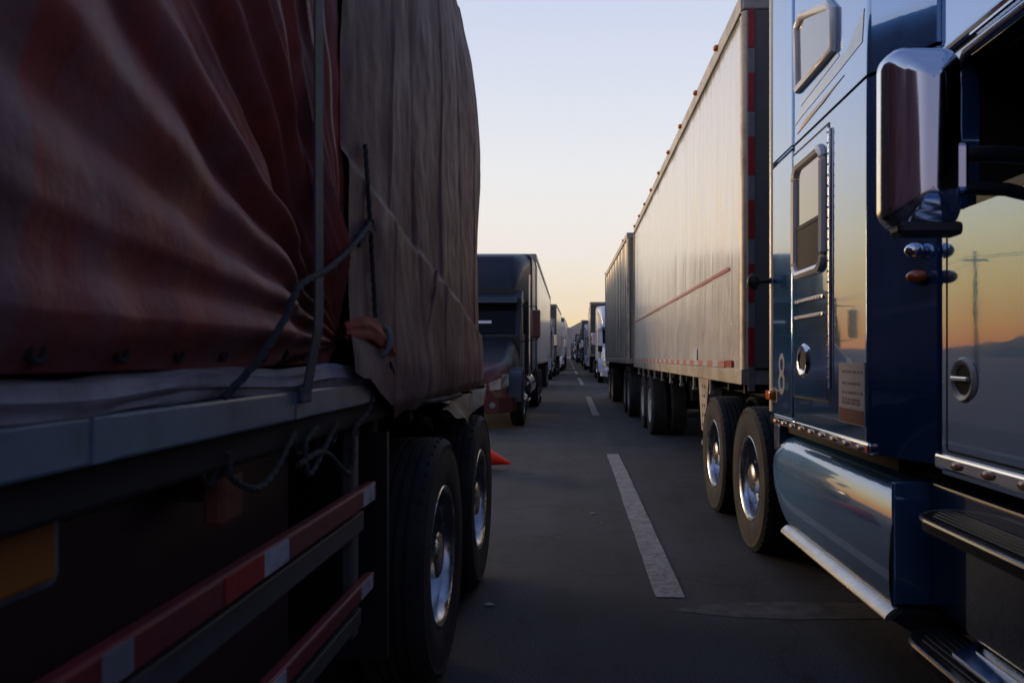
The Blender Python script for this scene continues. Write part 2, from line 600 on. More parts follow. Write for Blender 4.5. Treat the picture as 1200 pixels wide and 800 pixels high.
def front_rim_mb():
    m = MB()
    m.lathe_x([(.034, .278), (.014, .296), (.010, .292), (.02, .27), (.05, .262), (.04, .235), (.02, .18), (.012, .12), (-.005, .11), (-.04, .1), (-.055, .08), (-.06, .0005)], 0, 0, 0, 48)
    for k in range(10):
        a = 2 * PI * k / 10
        m.lathe_x([(-.01, .0005), (-.01, .013), (.02, .015)], 0, .145 * math.cos(a), .145 * math.sin(a), 6, smooth=False)
    return m


_mesh = {}


def shared(key, mbf, name, m):
    if key not in _mesh:
        o = mbf().build(name, m)
        _mesh[key] = o.data
        bpy.data.objects.remove(o)
    return _mesh[key]


def add_wheel(root, x, y, z=.5, side=-1, dual=True, rim='alu', hero=False, steer=False):
    """outer face of the wheel lies at x; side -1: looks towards -x"""
    off = -root.location if root.get('_w') else Vector((0, 0, 0))
    q = 'h' if hero else 'f'
    tm = shared('tyre' + q, lambda: tyre_mb(.27, 96 if hero else 40, tread=True), 'tyre', M['rubber'])
    if steer:
        rm = shared('srim' + rim, front_rim_mb, 'rim', M[rim])
    else:
        rm = shared('rim' + rim, rim_mb, 'rim', M[rim])
    rot = (0, 0, 0) if side < 0 else (0, 0, PI)
    wh = bpy.data.objects.new('wheel', tm)
    C.objects.link(wh)
    wh.parent = root
    wh.location = Vector((x, y, z)) + off
    wh.rotation_euler = rot
    r_ = bpy.data.objects.new('rim', rm)
    C.objects.link(r_)
    r_.parent = wh
    if dual:
        i_ = bpy.data.objects.new('inner_tyre', tm)
        C.objects.link(i_)
        i_.parent = wh
        i_.location = (.33, 0, 0)
    return wh


def text_part(txt, parent, loc, rot, size, m, name='lettering', ext=.0015, shear=0, sx=1.0):
    cu = bpy.data.curves.new(name, 'FONT')
    cu.body = txt
    cu.size = size
    cu.extrude = ext
    cu.shear = shear
    o = bpy.data.objects.new(name, cu)
    C.objects.link(o)
    o.location = Vector(loc) + (-parent.location if parent.get('_w') else Vector((0, 0, 0)))
    o.rotation_euler = rot
    o.scale.x = sx
    cu.materials.append(m)
    bpy.context.view_layer.update()
    me = bpy.data.meshes.new_from_object(o)
    me.name = name
    q = bpy.data.objects.new(name, me)
    C.objects.link(q)
    q.location, q.rotation_euler, q.scale = o.location, o.rotation_euler, o.scale
    q.parent = parent
    bpy.data.objects.remove(o)
    return q


SIDE = (PI / 2, 0, -PI / 2)    # text readable from -x
FRONT = (PI / 2, 0, 0)         # text readable from -y


# ------------------------------------------------------------------ trailers (front wall at y=0, rear at y=L, local x from -1.3 to 1.3)
def sheet_side(x, y0, y1, z0, z1, kind, sgn, top_off=0):
    """one side wall: 'post' = flat sheets between posts with a light wave, 'ribbed' = deep corrugation, 'plain'"""
    m = MB()
    n = int((y1 - y0) / (.018 if kind == 'post' else .04))
    n = max(8, n)

    def fn(u, v):
        y = y0 + (y1 - y0) * u
        z = z0 + (z1 - z0) * v
        d = 0
        if kind == 'ribbed':
            t = (y / .5) % 1
            d = -.05 * min(1, max(0, (abs(t - .5) - .16) / .16))
        elif kind == 'post':
            t = (y / .41) % 1
            d = .0015 if (t < .09) else 0
            d += .006 * noise.noise(Vector((y * 2.2, z * .7, 3)))
        elif kind == 'plain':
            d = .004 * noise.noise(Vector((y * .7, z * .5, 7)))
        return (x + sgn * d, y, z)
    m.grid(n, 14, fn, kind != 'ribbed')
    return m


def trailer(loc, Ln, label, rz=0, kind='plain', m_side=None, m_front=None, H=4.1, B=1.15, group='box trailers in the queue', axles=(2.1, 3.4), legs=True, hero=False,
            lamps=True, rim='steelwheel', world=False):
    root = thing('box_trailer', loc, label, 'trailer', group, rz)
    ms = m_side or M['cream']
    b = MB()
    # body core: floor, roof, front and rear faces set in behind posts
    b.box(-1.22, 1.22, .03, Ln - .03, B + .1, H - .03)
    b.build('body', m_front or ms, root)
    for s in (-1, 1):
        sheet_side(s * 1.285, .08, Ln - .08, B + .10, H - .12, kind, s).build('side_wall', ms, root)
    rl = MB()
    for s in (-1, 1):
        a, c = (1.27, 1.305) if s > 0 else (-1.305, -1.27)
        rl.box(a, c, 0, Ln, H - .13, H + .0, .008)
    rl.box(-1.29, 1.29, -.012, .03, H - .12, H + .003, .01)
    rl.build('top_rail', M['rail'], root)
    br = MB()
    for s in (-1, 1):
        a, c = (1.24, 1.3) if s > 0 else (-1.3, -1.24)
        br.box(a, c, 0, Ln, B, B + .115, .006)
    br.box(-1.24, 1.24, -.004, .05, B, B + .115, .006)
    br.build('bottom_rail', M['rail'], root)
    for s in (-1, 1):
        cp = MB()
        pts = []
        for k in range(7):
            t = k / 6 * PI / 2
            pts.append((s * (1.30 - .06 * (1 - math.sin(t))), -.02 + .06 * (1 - math.cos(t))))
        poly = pts + [(s * 1.24, .04)]
        if s < 0:
            poly = poly[::-1]
        cp.prism(poly, 'z', B + .116, H - .131, True)
        cp.build('corner_post', M['rail'], root)
    # rear frame and doors
    rf = MB()
    rf.box(-1.3, -1.22, Ln, Ln + .05, B, H, .01).box(1.22, 1.3, Ln, Ln + .05, B, H, .01).box(-1.22, 1.22, Ln, Ln + .05, H - .12, H, .01).box(-1.22, 1.22, Ln, Ln + .05, B, B + .12, .01)
    rf.build('rear_frame', M['rail'], root)
    for s in (-1, 1):
        d = MB()
        d.box(min(s * .005, s * 1.21), max(s * .005, s * 1.21), Ln - .028, Ln + .03, B + .13, H - .13, .01)
        for xx in (.35, .85):
            d.tube([(s * xx, Ln + .05, B + .1), (s * xx, Ln + .05, H - .1)], .017)
        d.build('rear_door', ms, root)
    # underside
    u = MB()
    for s in (-.45, .45):
        u.box(s - .05, s + .05, .6, Ln - .3, B - .22, B + .0)
    for k in range(int(Ln / .6)):
        u.box(-1.2, 1.2, .3 + .6 * k, .36 + .6 * k, B - .08, B + .0)
    ax = [Ln - a for a in axles]
    u.box(-.6, .6, ax[-1] - .7, ax[0] + .7, .62, B - .1)
    for a in ax:
        u.tube([(-1.05, a, .5), (1.05, a, .5)], .07, 10)
    u.build('underframe', M['dark'], root)
    if legs:
        for s in (-1, 1):
            lg = MB()
            lg.box(s * 1.06 - .06, s * 1.06 + .06, 2.2, 2.33, .45, B)
            lg.box(s * 1.06 - .12, s * 1.06 + .12, 2.14, 2.39, .40, .45)
            lg.build('landing_leg', M['rail'], root)
    for a in ax:
        for s in (-1, 1):
            add_wheel(root, s * 1.25, a, side=s, rim=rim, hero=hero)
    for s in (-1, 1):
        mf = MB()
        mf.box(s * .92 - .3, s * .92 + .3, ax[0] + .62, ax[0] + .63, .28, B - .05)
        mf.build('mud_flap', M['plastic'], root)
    ub = MB()
    ub.box(-1.15, 1.15, Ln - .02, Ln + .06, .5, .6, .01).box(-.7, -.62, Ln - .02, Ln + .04, .6, B).box(.62, .7, Ln - .02, Ln + .04, .6, B)
    ub.build('rear_bumper', M['rail'], root)
    for s in (-1, 1):
        tp = MB()
        y, k = .6 if hero else .35, 0
        z0 = B + (.125 if hero else .03)
        while y < Ln - .4:
            tp.m = k % 2
            tp.box(min(s * 1.3005, s * 1.3035), max(s * 1.3005, s * 1.3035), y, y + .26, z0, z0 + .055)
            y += .26
            k += 1
        tp.build('reflective_tape', [M['tape_faded'], M['tape_white']], root)
    if lamps:
        n = int(Ln / 1.0) if hero else int(Ln / 3)
        for k in range(n):
            lm = MB()
            lm.ball((-1.315, .9 + (Ln - 1.2) * k / max(1, n - 1), H - .03), .033, .9, 1.3, .8, 10)
            lm.build('marker_lamp', M['amber'], root)
    return root


M['rail'] = mat('aluminium_rail', (.42, .39, .34), .45, .35, col2=(.30, .27, .23), nscale=5, stretch=(1, 1, 1), grime=(.16, .12, .09), gamt=.7, gscale=5, bump=.1, bscale=40)
M['ribwall'] = mat('ribbed_steel', (.40, .37, .33), .45, .1, col2=(.30, .27, .24), nscale=2, stretch=(1, 1, .3), grime=(.16, .12, .09), gamt=.7, gscale=2.5, gstretch=(1, 2, .4), coat=.4, coat_rough=.2)
M['shadefront'] = mat('shaded_front', (.13, .12, .11), .6, grime=(.06, .05, .045), gamt=.6)  # shade put into the colour: trailer fronts face away from the sunset


def hero_side_mat():
    """old glossy trailer skin: rivet rows, streaks running down, dust"""
    m = mat('riveted_trailer_skin', (.82, .78, .69), .38, 0, coat=1, coat_ior=2.35, coat_rough=.15, col2=(.70, .64, .54), nscale=2.0, stretch=(1, 3.5, .35), amt=.8,
            grime=(.34, .26, .18), gamt=.4, gscale=2.2, gstretch=(1, 4, .45), rvar=.1)
    n, l = m.node_tree.nodes, m.node_tree.links
    b = n['Principled BSDF']
    t = n.new('ShaderNodeTexCoord')
    sp = n.new('ShaderNodeSeparateXYZ')
    l.new(t.outputs['Object'], sp.inputs[0])

    def math_(op, a, b_=None):
        x = n.new('ShaderNodeMath')
        x.operation = op
        for i, q in enumerate((a, b_)):
            if q is None:
                continue
            if isinstance(q, (int, float)):
                x.inputs[i].default_value = q
            else:
                l.new(q, x.inputs[i])
        return x.outputs[0]
    # rivets: two columns at each post every 0.41 m, one every 5 cm
    fy = math_('MULTIPLY', math_('SUBTRACT', math_('FRACT', math_('DIVIDE', sp.outputs['Y'], .205)), .09), .205)
    fz = math_('MULTIPLY', math_('SUBTRACT', math_('FRACT', math_('DIVIDE', sp.outputs['Z'], .075)), .5), .075)
    d = math_('SQRT', math_('ADD', math_('MULTIPLY', fy, fy), math_('MULTIPLY', fz, fz)))
    riv = n.new('ShaderNodeMapRange')
    riv.interpolation_type = 'SMOOTHSTEP'
    l.new(d, riv.inputs['Value'])
    riv.inputs['From Min'].default_value = .009
    riv.inputs['From Max'].default_value = .004
    wv = n.new('ShaderNodeTexNoise')
    mp = n.new('ShaderNodeMapping')
    mp.inputs['Scale'].default_value = (1, 1, .18)
    l.new(t.outputs['Object'], mp.inputs[0])
    l.new(mp.outputs[0], wv.inputs['Vector'])
    wv.inputs['Scale'].default_value = 3.2
    wv.inputs['Detail'].default_value = 3
    h = math_('ADD', math_('MULTIPLY', riv.outputs[0], .0025), math_('MULTIPLY', wv.outputs['Fac'], .02))
    bp = n.new('ShaderNodeBump')
    bp.inputs['Strength'].default_value = .55
    bp.inputs['Distance'].default_value = 1.0
    l.new(h, bp.inputs['Height'])
    l.new(bp.outputs[0], b.inputs['Normal'])
    l.new(bp.outputs[0], b.inputs['Coat Normal'])
    old = b.inputs['Base Color'].links[0].from_socket
    mm = n.new('ShaderNodeMixRGB')
    l.new(math_('MULTIPLY', riv.outputs[0], .45), mm.inputs[0])
    l.new(old, mm.inputs[1])
    mm.inputs[2].default_value = (.16, .13, .10, 1)
    l.new(mm.outputs[0], b.inputs['Base Color'])
    return m


M['heroskin'] = hero_side_mat()

# the big trailer on the right: X 1.26, y 5.5 to 15.4
TX, TY = 1.26 + 1.305, 5.5
ta = trailer((TX, TY, 0), 9.9, 'long riveted cream box trailer with one thin red stripe, coupled behind the blue tractor', kind='post', m_side=M['heroskin'], m_front=M['shadefront'], hero=True,
             axles=(1.35, 2.65), H=4.1, B=1.137)
b = MB()
b.prism([(.45, 2.062), (9.8, 2.062), (9.8, 2.09), (.50, 2.09)], 'x', -1.285, -1.2955)
b.build('red_stripe', mat('stripe_red', (.42, .02, .02), .4, col2=(.30, .02, .02), nscale=8, coat=.5, coat_rough=.15), ta)
b = MB()
b.box(-1.302, -1.296, 2.0, 2.22, 1.30, 1.44, .001)
b.build('white_sticker', M['white'], ta)
b = MB()
b.box(-1.3055, -1.296, .32, .56, 1.268, 1.322, .001)
b.build('red_reflector', M['tape_red'], ta)
for k in range(6):
    b = MB()
    b.box(-1.255, -1.205, -.0345, -.0275, 3.68 - .48 * k + .0, 3.97 - .48 * k)
    b.build('red_tape_piece', M['tape_red'], ta)
    b = MB()
    b.box(-1.255, -1.205, -.0345, -.0275, 3.49 - .48 * k, 3.675 - .48 * k)
    b.build('white_tape_piece', M['tape_dull'], ta)
b = MB()       # front wall panel behind the tape
b.box(-1.262, 1.262, -.027, .02, 1.26, 3.97, .008)
for k in range(7):
    b.box(-1.0 + .32 * k, -.95 + .32 * k, -.034, -.026, 1.3, 3.9, .003)
b.build('front_panel', M['shadefront'], ta)
b = MB()
b.box(-1.3075, -1.30, .02, 9.88, 3.945, 3.962)
b.build('gasket', M['black'], ta)
for k in range(9):       # tie hooks hanging under the rail
    b = MB()
    y = 1.3 + k * .95
    b.box(-1.295, -1.27, y - .012, y + .012, 1.02, 1.14, .003)
    b.box(-1.30, -1.25, y - .02, y + .02, 1.0, 1.03, .004)
    b.build('tie_hook', M['rail'], ta)
b = MB()       # perforated bracket in front of the landing gear
b.prism([(1.42, 1.14), (1.98, 1.14), (1.80, .62), (1.62, .60)], 'x', -1.285, -1.255)
b.m = 1
for k in range(5):
    for j in range(2):
        y_, z_ = 1.62 + .1 * j - .0, 1.06 - .095 * k
        b.lathe_x([(0, .0005), (0, .018), (.004, .018)], -1.288, y_, z_, 10)
b.build('landing_bracket', [M['rail'], M['black']], ta)

tb = trailer((1.18 + 1.285, 16.1, 0), 8.0, 'dull brown-grey ribbed trailer coupled behind the cream striped trailer', rz=R(1.0), kind='ribbed', m_side=M['ribwall'], H=4.1, B=1.2, axles=(1.2, 2.5), group='box trailers in the queue')
# dolly under its front end
dl = thing('trailer_dolly', (2.45, 17.2, 0), 'black two-axle dolly between the striped trailer and the ribbed trailer', 'dolly')
b = MB()
b.box(-.5, .5, -.9, .9, .75, .98, .02).box(-.07, .07, -2.0, -.8, .72, .86, .02)
b.tube([(-1, -.62, .5), (1, -.62, .5)], .07).tube([(-1, .62, .5), (1, .62, .5)], .07)
b.build('frame', M['dark'], dl)
for yy in (-.62, .62):
    for s in (-1, 1):
        add_wheel(dl, s * 1.22, yy, side=s, rim='steelwheel')


# ------------------------------------------------------------------ tractors (front bumper at y=0 facing -y, local x centred)
def loft(m, secs, smooth=True, cap=True):
    n = len(secs[0])
    vs = [p for s_ in secs for p in s_]
    fs = []
    for i in range(len(secs) - 1):
        for j in range(n):
            fs.append((i * n + j, i * n + (j + 1) % n, (i + 1) * n + (j + 1) % n, (i + 1) * n + j))
    if cap:
        fs.append(tuple(range(n))[::-1])
        fs.append(tuple((len(secs) - 1) * n + j for j in range(n)))
    m.add(vs, fs, smooth)


def rrect(y, hw, z0, z1, r, n=5, tw=None):
    """rounded rectangle section in the xz plane; tw = half width at the top"""
    tw = hw if tw is None else tw
    out = []
    for cx, cz, a0 in ((tw - r, z1 - r, 0), (-(tw - r), z1 - r, 90), (-(hw - .03), z0 + .03, 180), (hw - .03, z0 + .03, 270)):
        rr = r if cz > z0 + .031 else .03
        for k in range(n):
            a = R(a0 + 90 * k / (n - 1))
            out.append((cx + rr * math.cos(a), y, cz + rr * math.sin(a)))
    return out


def tractor(loc, label, body, lower=None, rz=0, top=3.75, group='truck tractors in the queue', sleeper=True, tankm='chrome', hood=None, chromegrille=True, plate=None):
    lower = lower or body
    hood = hood or body
    root = thing('truck_tractor', loc, label, 'truck', group, rz)
    # sloping hood, its nose in the lower colour
    m = MB()
    loft(m, [rrect(.66, .99, .60, 1.24, .22, tw=.90), rrect(1.0, 1.08, .95, 1.36, .24, tw=.98), rrect(1.4, 1.10, 1.0, 1.52, .26, tw=.98), rrect(1.95, 1.06, 1.0, 1.79, .22, tw=.98)])
    m.build('hood', hood, root)
    m = MB()
    loft(m, [rrect(.13, .62, .60, .92, .12, tw=.50), rrect(.17, .76, .56, 1.02, .18, tw=.62), rrect(.28, .88, .56, 1.12, .22, tw=.74), rrect(.45, .96, .56, 1.19, .24, tw=.84), rrect(.659, 1.0, .56, 1.25, .22, tw=.91)])
    m.build('nose', lower, root)
    for s in (-1, 1):
        f = MB()
        pr = [(1.02 - .64 * math.cos(PI * k / 12), .50 + .64 * math.sin(PI * k / 12)) for k in range(13)]
        ins = [(1.02 - .56 * math.cos(PI * k / 12), .50 + .56 * math.sin(PI * k / 12)) for k in range(13)][::-1]
        f.prism(pr + ins, 'x', s * .8, s * 1.17, True)
        f.build('fender', lower if body is lower else hood, root)
        hl = MB()
        loft(hl, [[(s * .60, .135, .72), (s * .58, .145, .86), (s * .60, .3, .86), (s * .60, .3, .72)], [(s * .80, .185, .74), (s * .80, .20, .96), (s * .80, .4, .96), (s * .80, .4, .74)], [(s * .945, .36, .80), (s * .93, .38, 1.02), (s * .8, .5, 1.02), (s * .8, .5, .80)]], False)
        hl.build('headlight', M['headlamp'], root)
    g = MB()
    g.box(-.46, .46, .112, .2, .62, .86, .02)
    g.build('grille', M['dark'], root)
    gb = MB()
    for k in range(5):
        gb.box(-.43, .43, .098, .118, .645 + .045 * k, .660 + .045 * k)
    gb.box(-.07, .07, .10, .14, .885, .925, .008)
    gb.build('grille_bars', M['chrome'] if chromegrille else M['plastic'], root)
    b_ = MB()
    loft(b_, [[(-1.08, .46, .32), (-1.08, .46, .58), (-1.0, .7, .58), (-1.0, .7, .32)], [(-1.0, .24, .31), (-1.0, .24, .59), (-1.0, .5, .59), (-1.0, .5, .31)], [(-.78, .08, .29), (-.78, .08, .59), (-.78, .4, .59), (-.78, .4, .29)],
              [(.78, .08, .29), (.78, .08, .59), (.78, .4, .59), (.78, .4, .29)], [(1.0, .24, .31), (1.0, .24, .59), (1.0, .5, .59), (1.0, .5, .31)], [(1.08, .46, .32), (1.08, .46, .58), (1.0, .7, .58), (1.0, .7, .32)]], False)
    b_.build('bumper', lower, root)
    lp = MB()
    lp.box(-.5, .5, .062, .08, .33, .41, .008)
    lp.build('bumper_vent', M['dark'], root)
    for s in (-1, 1):
        fl = MB()
        fl.lathe_x([(0, .0005), (0, .055), (.02, .06)], 0, 0, 0, 16)
        fl.v = [(s * .66 + y, .07 + x * .5, .45 + z) for x, y, z in fl.v]
        fl.build('fog_lamp', M['headlamp'], root)
    pt = MB()
    pt.box(-.15, .15, .068, .078, .43, .55, .003)
    pt.build('number_plate', M['tape_dull'], root)
    # cab with raked windshield, and the roof fairing over it
    c = MB()
    c.prism([(1.9, .95), (1.9, 1.78), (2.28, 2.62), (2.5, 2.8), (3.35, 2.8), (3.35, .95)], 'x', -1.04, 1.04)
    c.build('cab', body, root)
    ws = MB()
    ws.prism([(1.912, 1.84), (2.236, 2.56), (2.30, 2.54), (1.97, 1.82)], 'x', -.93, .93)
    ws.build('windshield', M['glass'], root)
    wp = MB()
    wp.prism([(1.906, 1.84), (2.234, 2.57), (2.25, 2.57), (1.92, 1.84)], 'x', -.02, .02)
    for s in (-1, 1):
        wp.tube([(s * .2, 1.905, 1.86), (s * .6, 1.915, 1.88)], .01, 5)
    wp.build('wiper', M['plastic'], root)
    vz = MB()
    vz.prism([(2.16, 2.52), (2.0, 2.50), (2.28, 2.66)], 'x', -.96, .96)
    vz.build('sun_visor', M['plastic'] if top > 3.6 else body, root)
    if plate:
        p = MB()
        p.prism([(2.003, 2.06), (2.03, 2.12), (2.05, 2.12), (2.023, 2.06)], 'x', plate[0], plate[1])
        p.build('windshield_card', M['white'], root)
    fr = MB()
    loft(fr, [rrect(2.42, .90, 2.60, 2.86, .1), rrect(2.62, .96, 2.60, 3.2, .22), rrect(2.95, 1.04, 2.60, top - .18, .3), rrect(3.35, 1.12, 2.60, top - .04, .28), rrect(3.5, 1.16, 2.60, top, .25)])
    fr.build('roof_fairing', body, root)
    if sleeper:
        s2 = MB()
        s2.box(-1.2, 1.2, 3.5, 5.05, .95, top, .12)
        for s in (-1, 1):
            s2.box(min(s * 1.18, s * 1.22), max(s * 1.18, s * 1.22), 5.051, 5.5, 1.0, top - .05, .015)
        s2.box(-1.1, 1.1, 3.351, 3.499, .95, 2.8)
        s2.build('sleeper', body, root)
        for s in (-1, 1):
            wn = MB()
            wn.box(min(s * 1.197, s * 1.206), max(s * 1.197, s * 1.206), 3.8, 4.3, 1.9, 2.5, .003)
            wn.build('sleeper_window', M['glass'], root)
    for s in (-1, 1):
        d = MB()
        d.box(min(s * 1.03, s * 1.052), max(s * 1.03, s * 1.052), 2.15, 3.28, 1.0, 2.62, .008)
        d.build('door', body, root)
        d = MB()
        d.prism([(2.22, 1.86), (2.22, 2.15), (2.4, 2.54), (3.15, 2.54), (3.15, 1.86)], 'x', s * 1.05, s * 1.057)
        d.build('door_window', M['glass'], root)
        mr_ = MB()
        mr_.box(min(s * 1.26, s * 1.46), max(s * 1.26, s * 1.46), 1.98, 2.08, 1.75, 2.35, .035)
        mm = mr_.build('mirror', M['mirrorcase'] if plate else M['chrome'], root)
        ar = MB()
        ar.tube([(s * 1.04, 2.2, 2.45), (s * 1.38, 2.06, 2.42), (s * 1.40, 2.06, 1.72), (s * 1.04, 2.2, 1.68)], .014, 6)
        ar.build('mirror_arm', M['plastic'], mm)
        st = MB()
        st.tube([(s * 1.13, 3.42, .9), (s * 1.13, 3.42, top - .5)], .045, 12)
        st.build('exhaust_stack', M['chrome'], root)
        tk = MB()
        tk.tube([(s * .92, 2.75, .68), (s * .92, 4.6, .68)], .31, 20)
        tk.build('fuel_tank', M[tankm], root)
        sp_ = MB()
        sp_.box(min(s * .95, s * 1.22), max(s * .95, s * 1.22), 1.95, 2.65, .40, .45, .01).box(min(s * .95, s * 1.18), max(s * .95, s * 1.18), 1.95, 2.65, .74, .79, .01)
        sp_.build('step', M['alu'], root)
    for k in range(5):
        lm = MB()
        lm.ball((-.5 + .25 * k, 2.56 + (.02 if k in (0, 4) else 0), 2.93), .035, 1.4, .8, .7, 10)
        lm.build('marker_lamp', M['amber'], root)
    fr_ = MB()
    for s in (-1, 1):
        fr_.box(s * .43 - .05, s * .43 + .05, .5, 8.0, .62, .9)
    fr_.box(-.4, .4, .4, 2.6, .4, .62)
    for y in (1.02, 6.35, 7.65):
        fr_.tube([(-1, y, .5), (1, y, .5)], .07)
    fr_.build('chassis', M['dark'], root)
    for s in (-1, 1):
        add_wheel(root, s * 1.2, 1.02, side=s, dual=False, steer=True, rim='alu')
        add_wheel(root, s * 1.22, 6.35, side=s)
        add_wheel(root, s * 1.22, 7.65, side=s)
    return root


M['headlamp'] = mat('headlamp_glass', (.26, .27, .29), .1, .3, coat=1)
M['mirrorcase'] = mat('dark_red_mirror', (.06, .012, .012), .35, coat=.8, coat_rough=.1)

# the dark tractor in the left lane, facing us
t2 = tractor((-2.18, 13.4, 0), 'dark tractor with dark red nose and bumper facing us past the tarped trailer', M['slate'], lower=M['maroon'], hood=M['slate'], plate=(.1, .42), chromegrille=False)
text_part('416', t2, (.22, .074, .47), FRONT, .11, M['tape_white'], 'bumper_number')
trailer((-1.02 - 1.3, 19.4, 0), 14.0, 'cream box trailer behind the dark tractor with the red bumper', m_side=M['cream'], rz=R(.3), m_front=M['shadefront'])
t3 = tractor((-2.35, 36.2, rise(36)), 'grey tractor behind the first cream trailer of the left lane', M['grey'], rz=head(38), top=3.3, lower=M['white'])
trailer((-2.30, 41.0, rise(42)), 8.6, 'short pale box trailer behind the grey tractor in the left lane', m_side=M['cream'], rz=head(45), m_front=M['shadefront'])

# the white tractor in the right lane
t5 = tractor((2.27, 33.0, rise(34)), 'white tractor seen past the ribbed trailer, with black lettering on its nose', M['white'], lower=M['white'], rz=head(36), top=3.75)
text_part('Dr.', t5, (-.76, .072, .36), FRONT, .24, M['plastic'], 'bumper_lettering')
b = MB()
b.box(-1.19, -.97, .80, .88, 1.43, 1.72, .03)
b.box(-1.09, -1.05, .84, .92, 1.1, 1.5)
b.build('hood_mirror', M['plastic'], t5)
trailer((2.15, 39.2, rise(41)), 14.0, 'pale box trailer behind the white tractor in the right lane', m_side=M['cream'], rz=head(46), m_front=M['shadefront'])

# farther queue: built once per colour, then copied
cols = [('white', M['white'], M['white']), ('grey', M['grey'], M['white']), ('black', M['slate'], M['slate']), ('dark red', M['redtruck'], M['redtruck'])]
protoT = {}
protoB = None
random.seed(5)
ORD = ['first', 'second', 'third', 'fourth', 'fifth', 'sixth', 'seventh', 'eighth', 'ninth']
slots = []
for i in range(8):
    slots.append((1, 2.5 + (0, .22, -.1, .3, .05, .28, -.12, .1)[i], 56 + 20.8 * i, i))
for i in range(8):
    slots.append((-1, -1.55 if i == 0 else -1.75, 51.5 + 21.2 * i, i))
for s, off, y, i in slots:
    ci = (i + (0 if s > 0 else 2)) % 4 if i else (1 if s > 0 else 0)
    nm, cb, cl = cols[ci]
    side = 'right' if s > 0 else 'left'
    lab = '%s tractor far up the %s lane, %s beyond the %s' % (nm, side, ORD[i], 'white lettered tractor' if s > 0 else 'short pale trailer')
    p = Vector((off + bend(y + 3), y, rise(y + 3)))
    if ci not in protoT:
        o = protoT[ci] = tractor(p, lab, cb, lower=cl, rz=head(y + 3), top=3.7)
    else:
        o = copy_tree(protoT[ci])
        o.location = p
        o.rotation_euler.z = head(y + 3)
        o['label'] = lab
    lab = 'pale box trailer far up the %s lane, %s beyond the %s' % (side, ORD[i], 'white lettered tractor' if s > 0 else 'short pale trailer')
    y2 = y + 6.2
    p = Vector((off + bend(y2 + 2), y2, rise(y2 + 6)))
    if protoB is None:
        protoB = trailer(p, 13.2, lab, rz=head(y2 + 6), m_side=M['cream'], m_front=M['shadefront'])
    else:
        o = copy_tree(protoB)
        o.location = p
        o.rotation_euler.z = head(y2 + 6)
        o['label'] = lab


# ------------------------------------------------------------------ the blue tractor on the right (world coordinates, side at X = 1.2)
blue = thing('truck_tractor', (2.45, 2.0, 0), 'big glossy blue sleeper tractor close on the right with chrome steps and fairings', 'truck', 'truck tractors in the queue', world=True)
SX = 1.2       # sleeper side
CX = 1.33      # cab side
RX = 4.9 - 1.2  # far side of the sleeper


def zx(px, X):
    return X * FPX / (px - VX)


def hz(px, py, X):
    return CH + (VY - py) * X / (px - VX)


# sleeper shell, its edges rounded
def vbox(m, x0, x1, y0, y1, z0, z1, r, n=6, topr=0.0):
    """box with rounded vertical edges"""
    def sec(z, ins=0.0):
        out = []
        for cx, cy, a0 in ((x1 - r, y1 - r, 0), (x0 + r, y1 - r, 90), (x0 + r, y0 + r, 180), (x1 - r, y0 + r, 270)):
            for k in range(n):
                a = R(a0 + 90 * k / (n - 1))
                out.append((cx + (r - ins) * math.cos(a), cy + (r - ins) * math.sin(a), z))
        return out
    secs = [sec(z0), sec(z1 - topr)]
    if topr:
        for k in range(1, 6):
            a = k / 5 * PI / 2
            secs.append(sec(z1 - topr + topr * math.sin(a), min(r * .95, topr) * (1 - math.cos(a))))
    loft(m, secs)
    return m


b = MB()
vbox(b, SX, RX, 2.94, 3.995, 1.0, 2.492, .055)
vbox(b, SX, RX, 2.94, 3.995, 2.508, 3.95, .055, topr=.05)
b.build('sleeper', M['blue'], blue)
b = MB()
vbox(b, SX + .012, RX - .012, 2.96, 3.99, .98, 3.9, .04)
b.build('seam_gasket', M['black'], blue)
b = MB()       # rear extender panel on each side
for s, (xa, xb) in ((0, (SX + .002, SX + .05)), (1, (RX - .05, RX - .002))):
    pass
b.box(SX + .002, SX + .04, 4.005, 4.40, 1.0, 2.492, .012).box(SX + .002, SX + .04, 4.005, 4.40, 2.508, 3.9, .012)
b.build('side_extender', M['blue'], blue)
b = MB()
b.box(RX - .04, RX - .002, 4.005, 4.40, 1.0, 3.9, .012)
b.build('side_extender', M['blue'], blue)
M['liptrim'] = mat('dull_trim', (.52, .52, .54), .30, .9, col2=(.32, .31, .30), nscale=4, stretch=(1, .6, 1), rvar=.12)
M['frame'] = mat('pale_window_frame', (.80, .77, .70), .3, coat=1, coat_ior=1.7)
M['trim'] = mat('pale_rubber_trim', (.66, .60, .50), .4, col2=(.42, .38, .32), nscale=4, stretch=(1, 1, .3), coat=.7, coat_rough=.1)
b = MB()
b.tube([(SX + .028, 4.43, 1.02), (SX + .028, 4.43, 3.88)], .036, 16)
b.build('extender_trim', M['trim'], blue)

# access door in the sleeper, window and its frame
dz0, dz1, dy0, dy1 = 1.146, 2.44, 3.42, 3.955
b = MB()
b.m = 0
b.box(SX - .006, SX + .01, dy0, dy1, dz0, dz1, .004)
b.m = 1      # gap round the door
for a in ((dy0 - .014, dy0 - .004, dz0 - .01, dz1 + .01), (dy1 + .004, dy1 + .014, dz0 - .01, dz1 + .01), (dy0 - .004, dy1 + .004, dz1 + .004, dz1 + .014), (dy0 - .004, dy1 + .004, dz0 - .014, dz0 - .004)):
    b.box(SX - .002, SX + .01, *a)
sd = b.build('sleeper_door', [M['blue'], M['black']], blue)


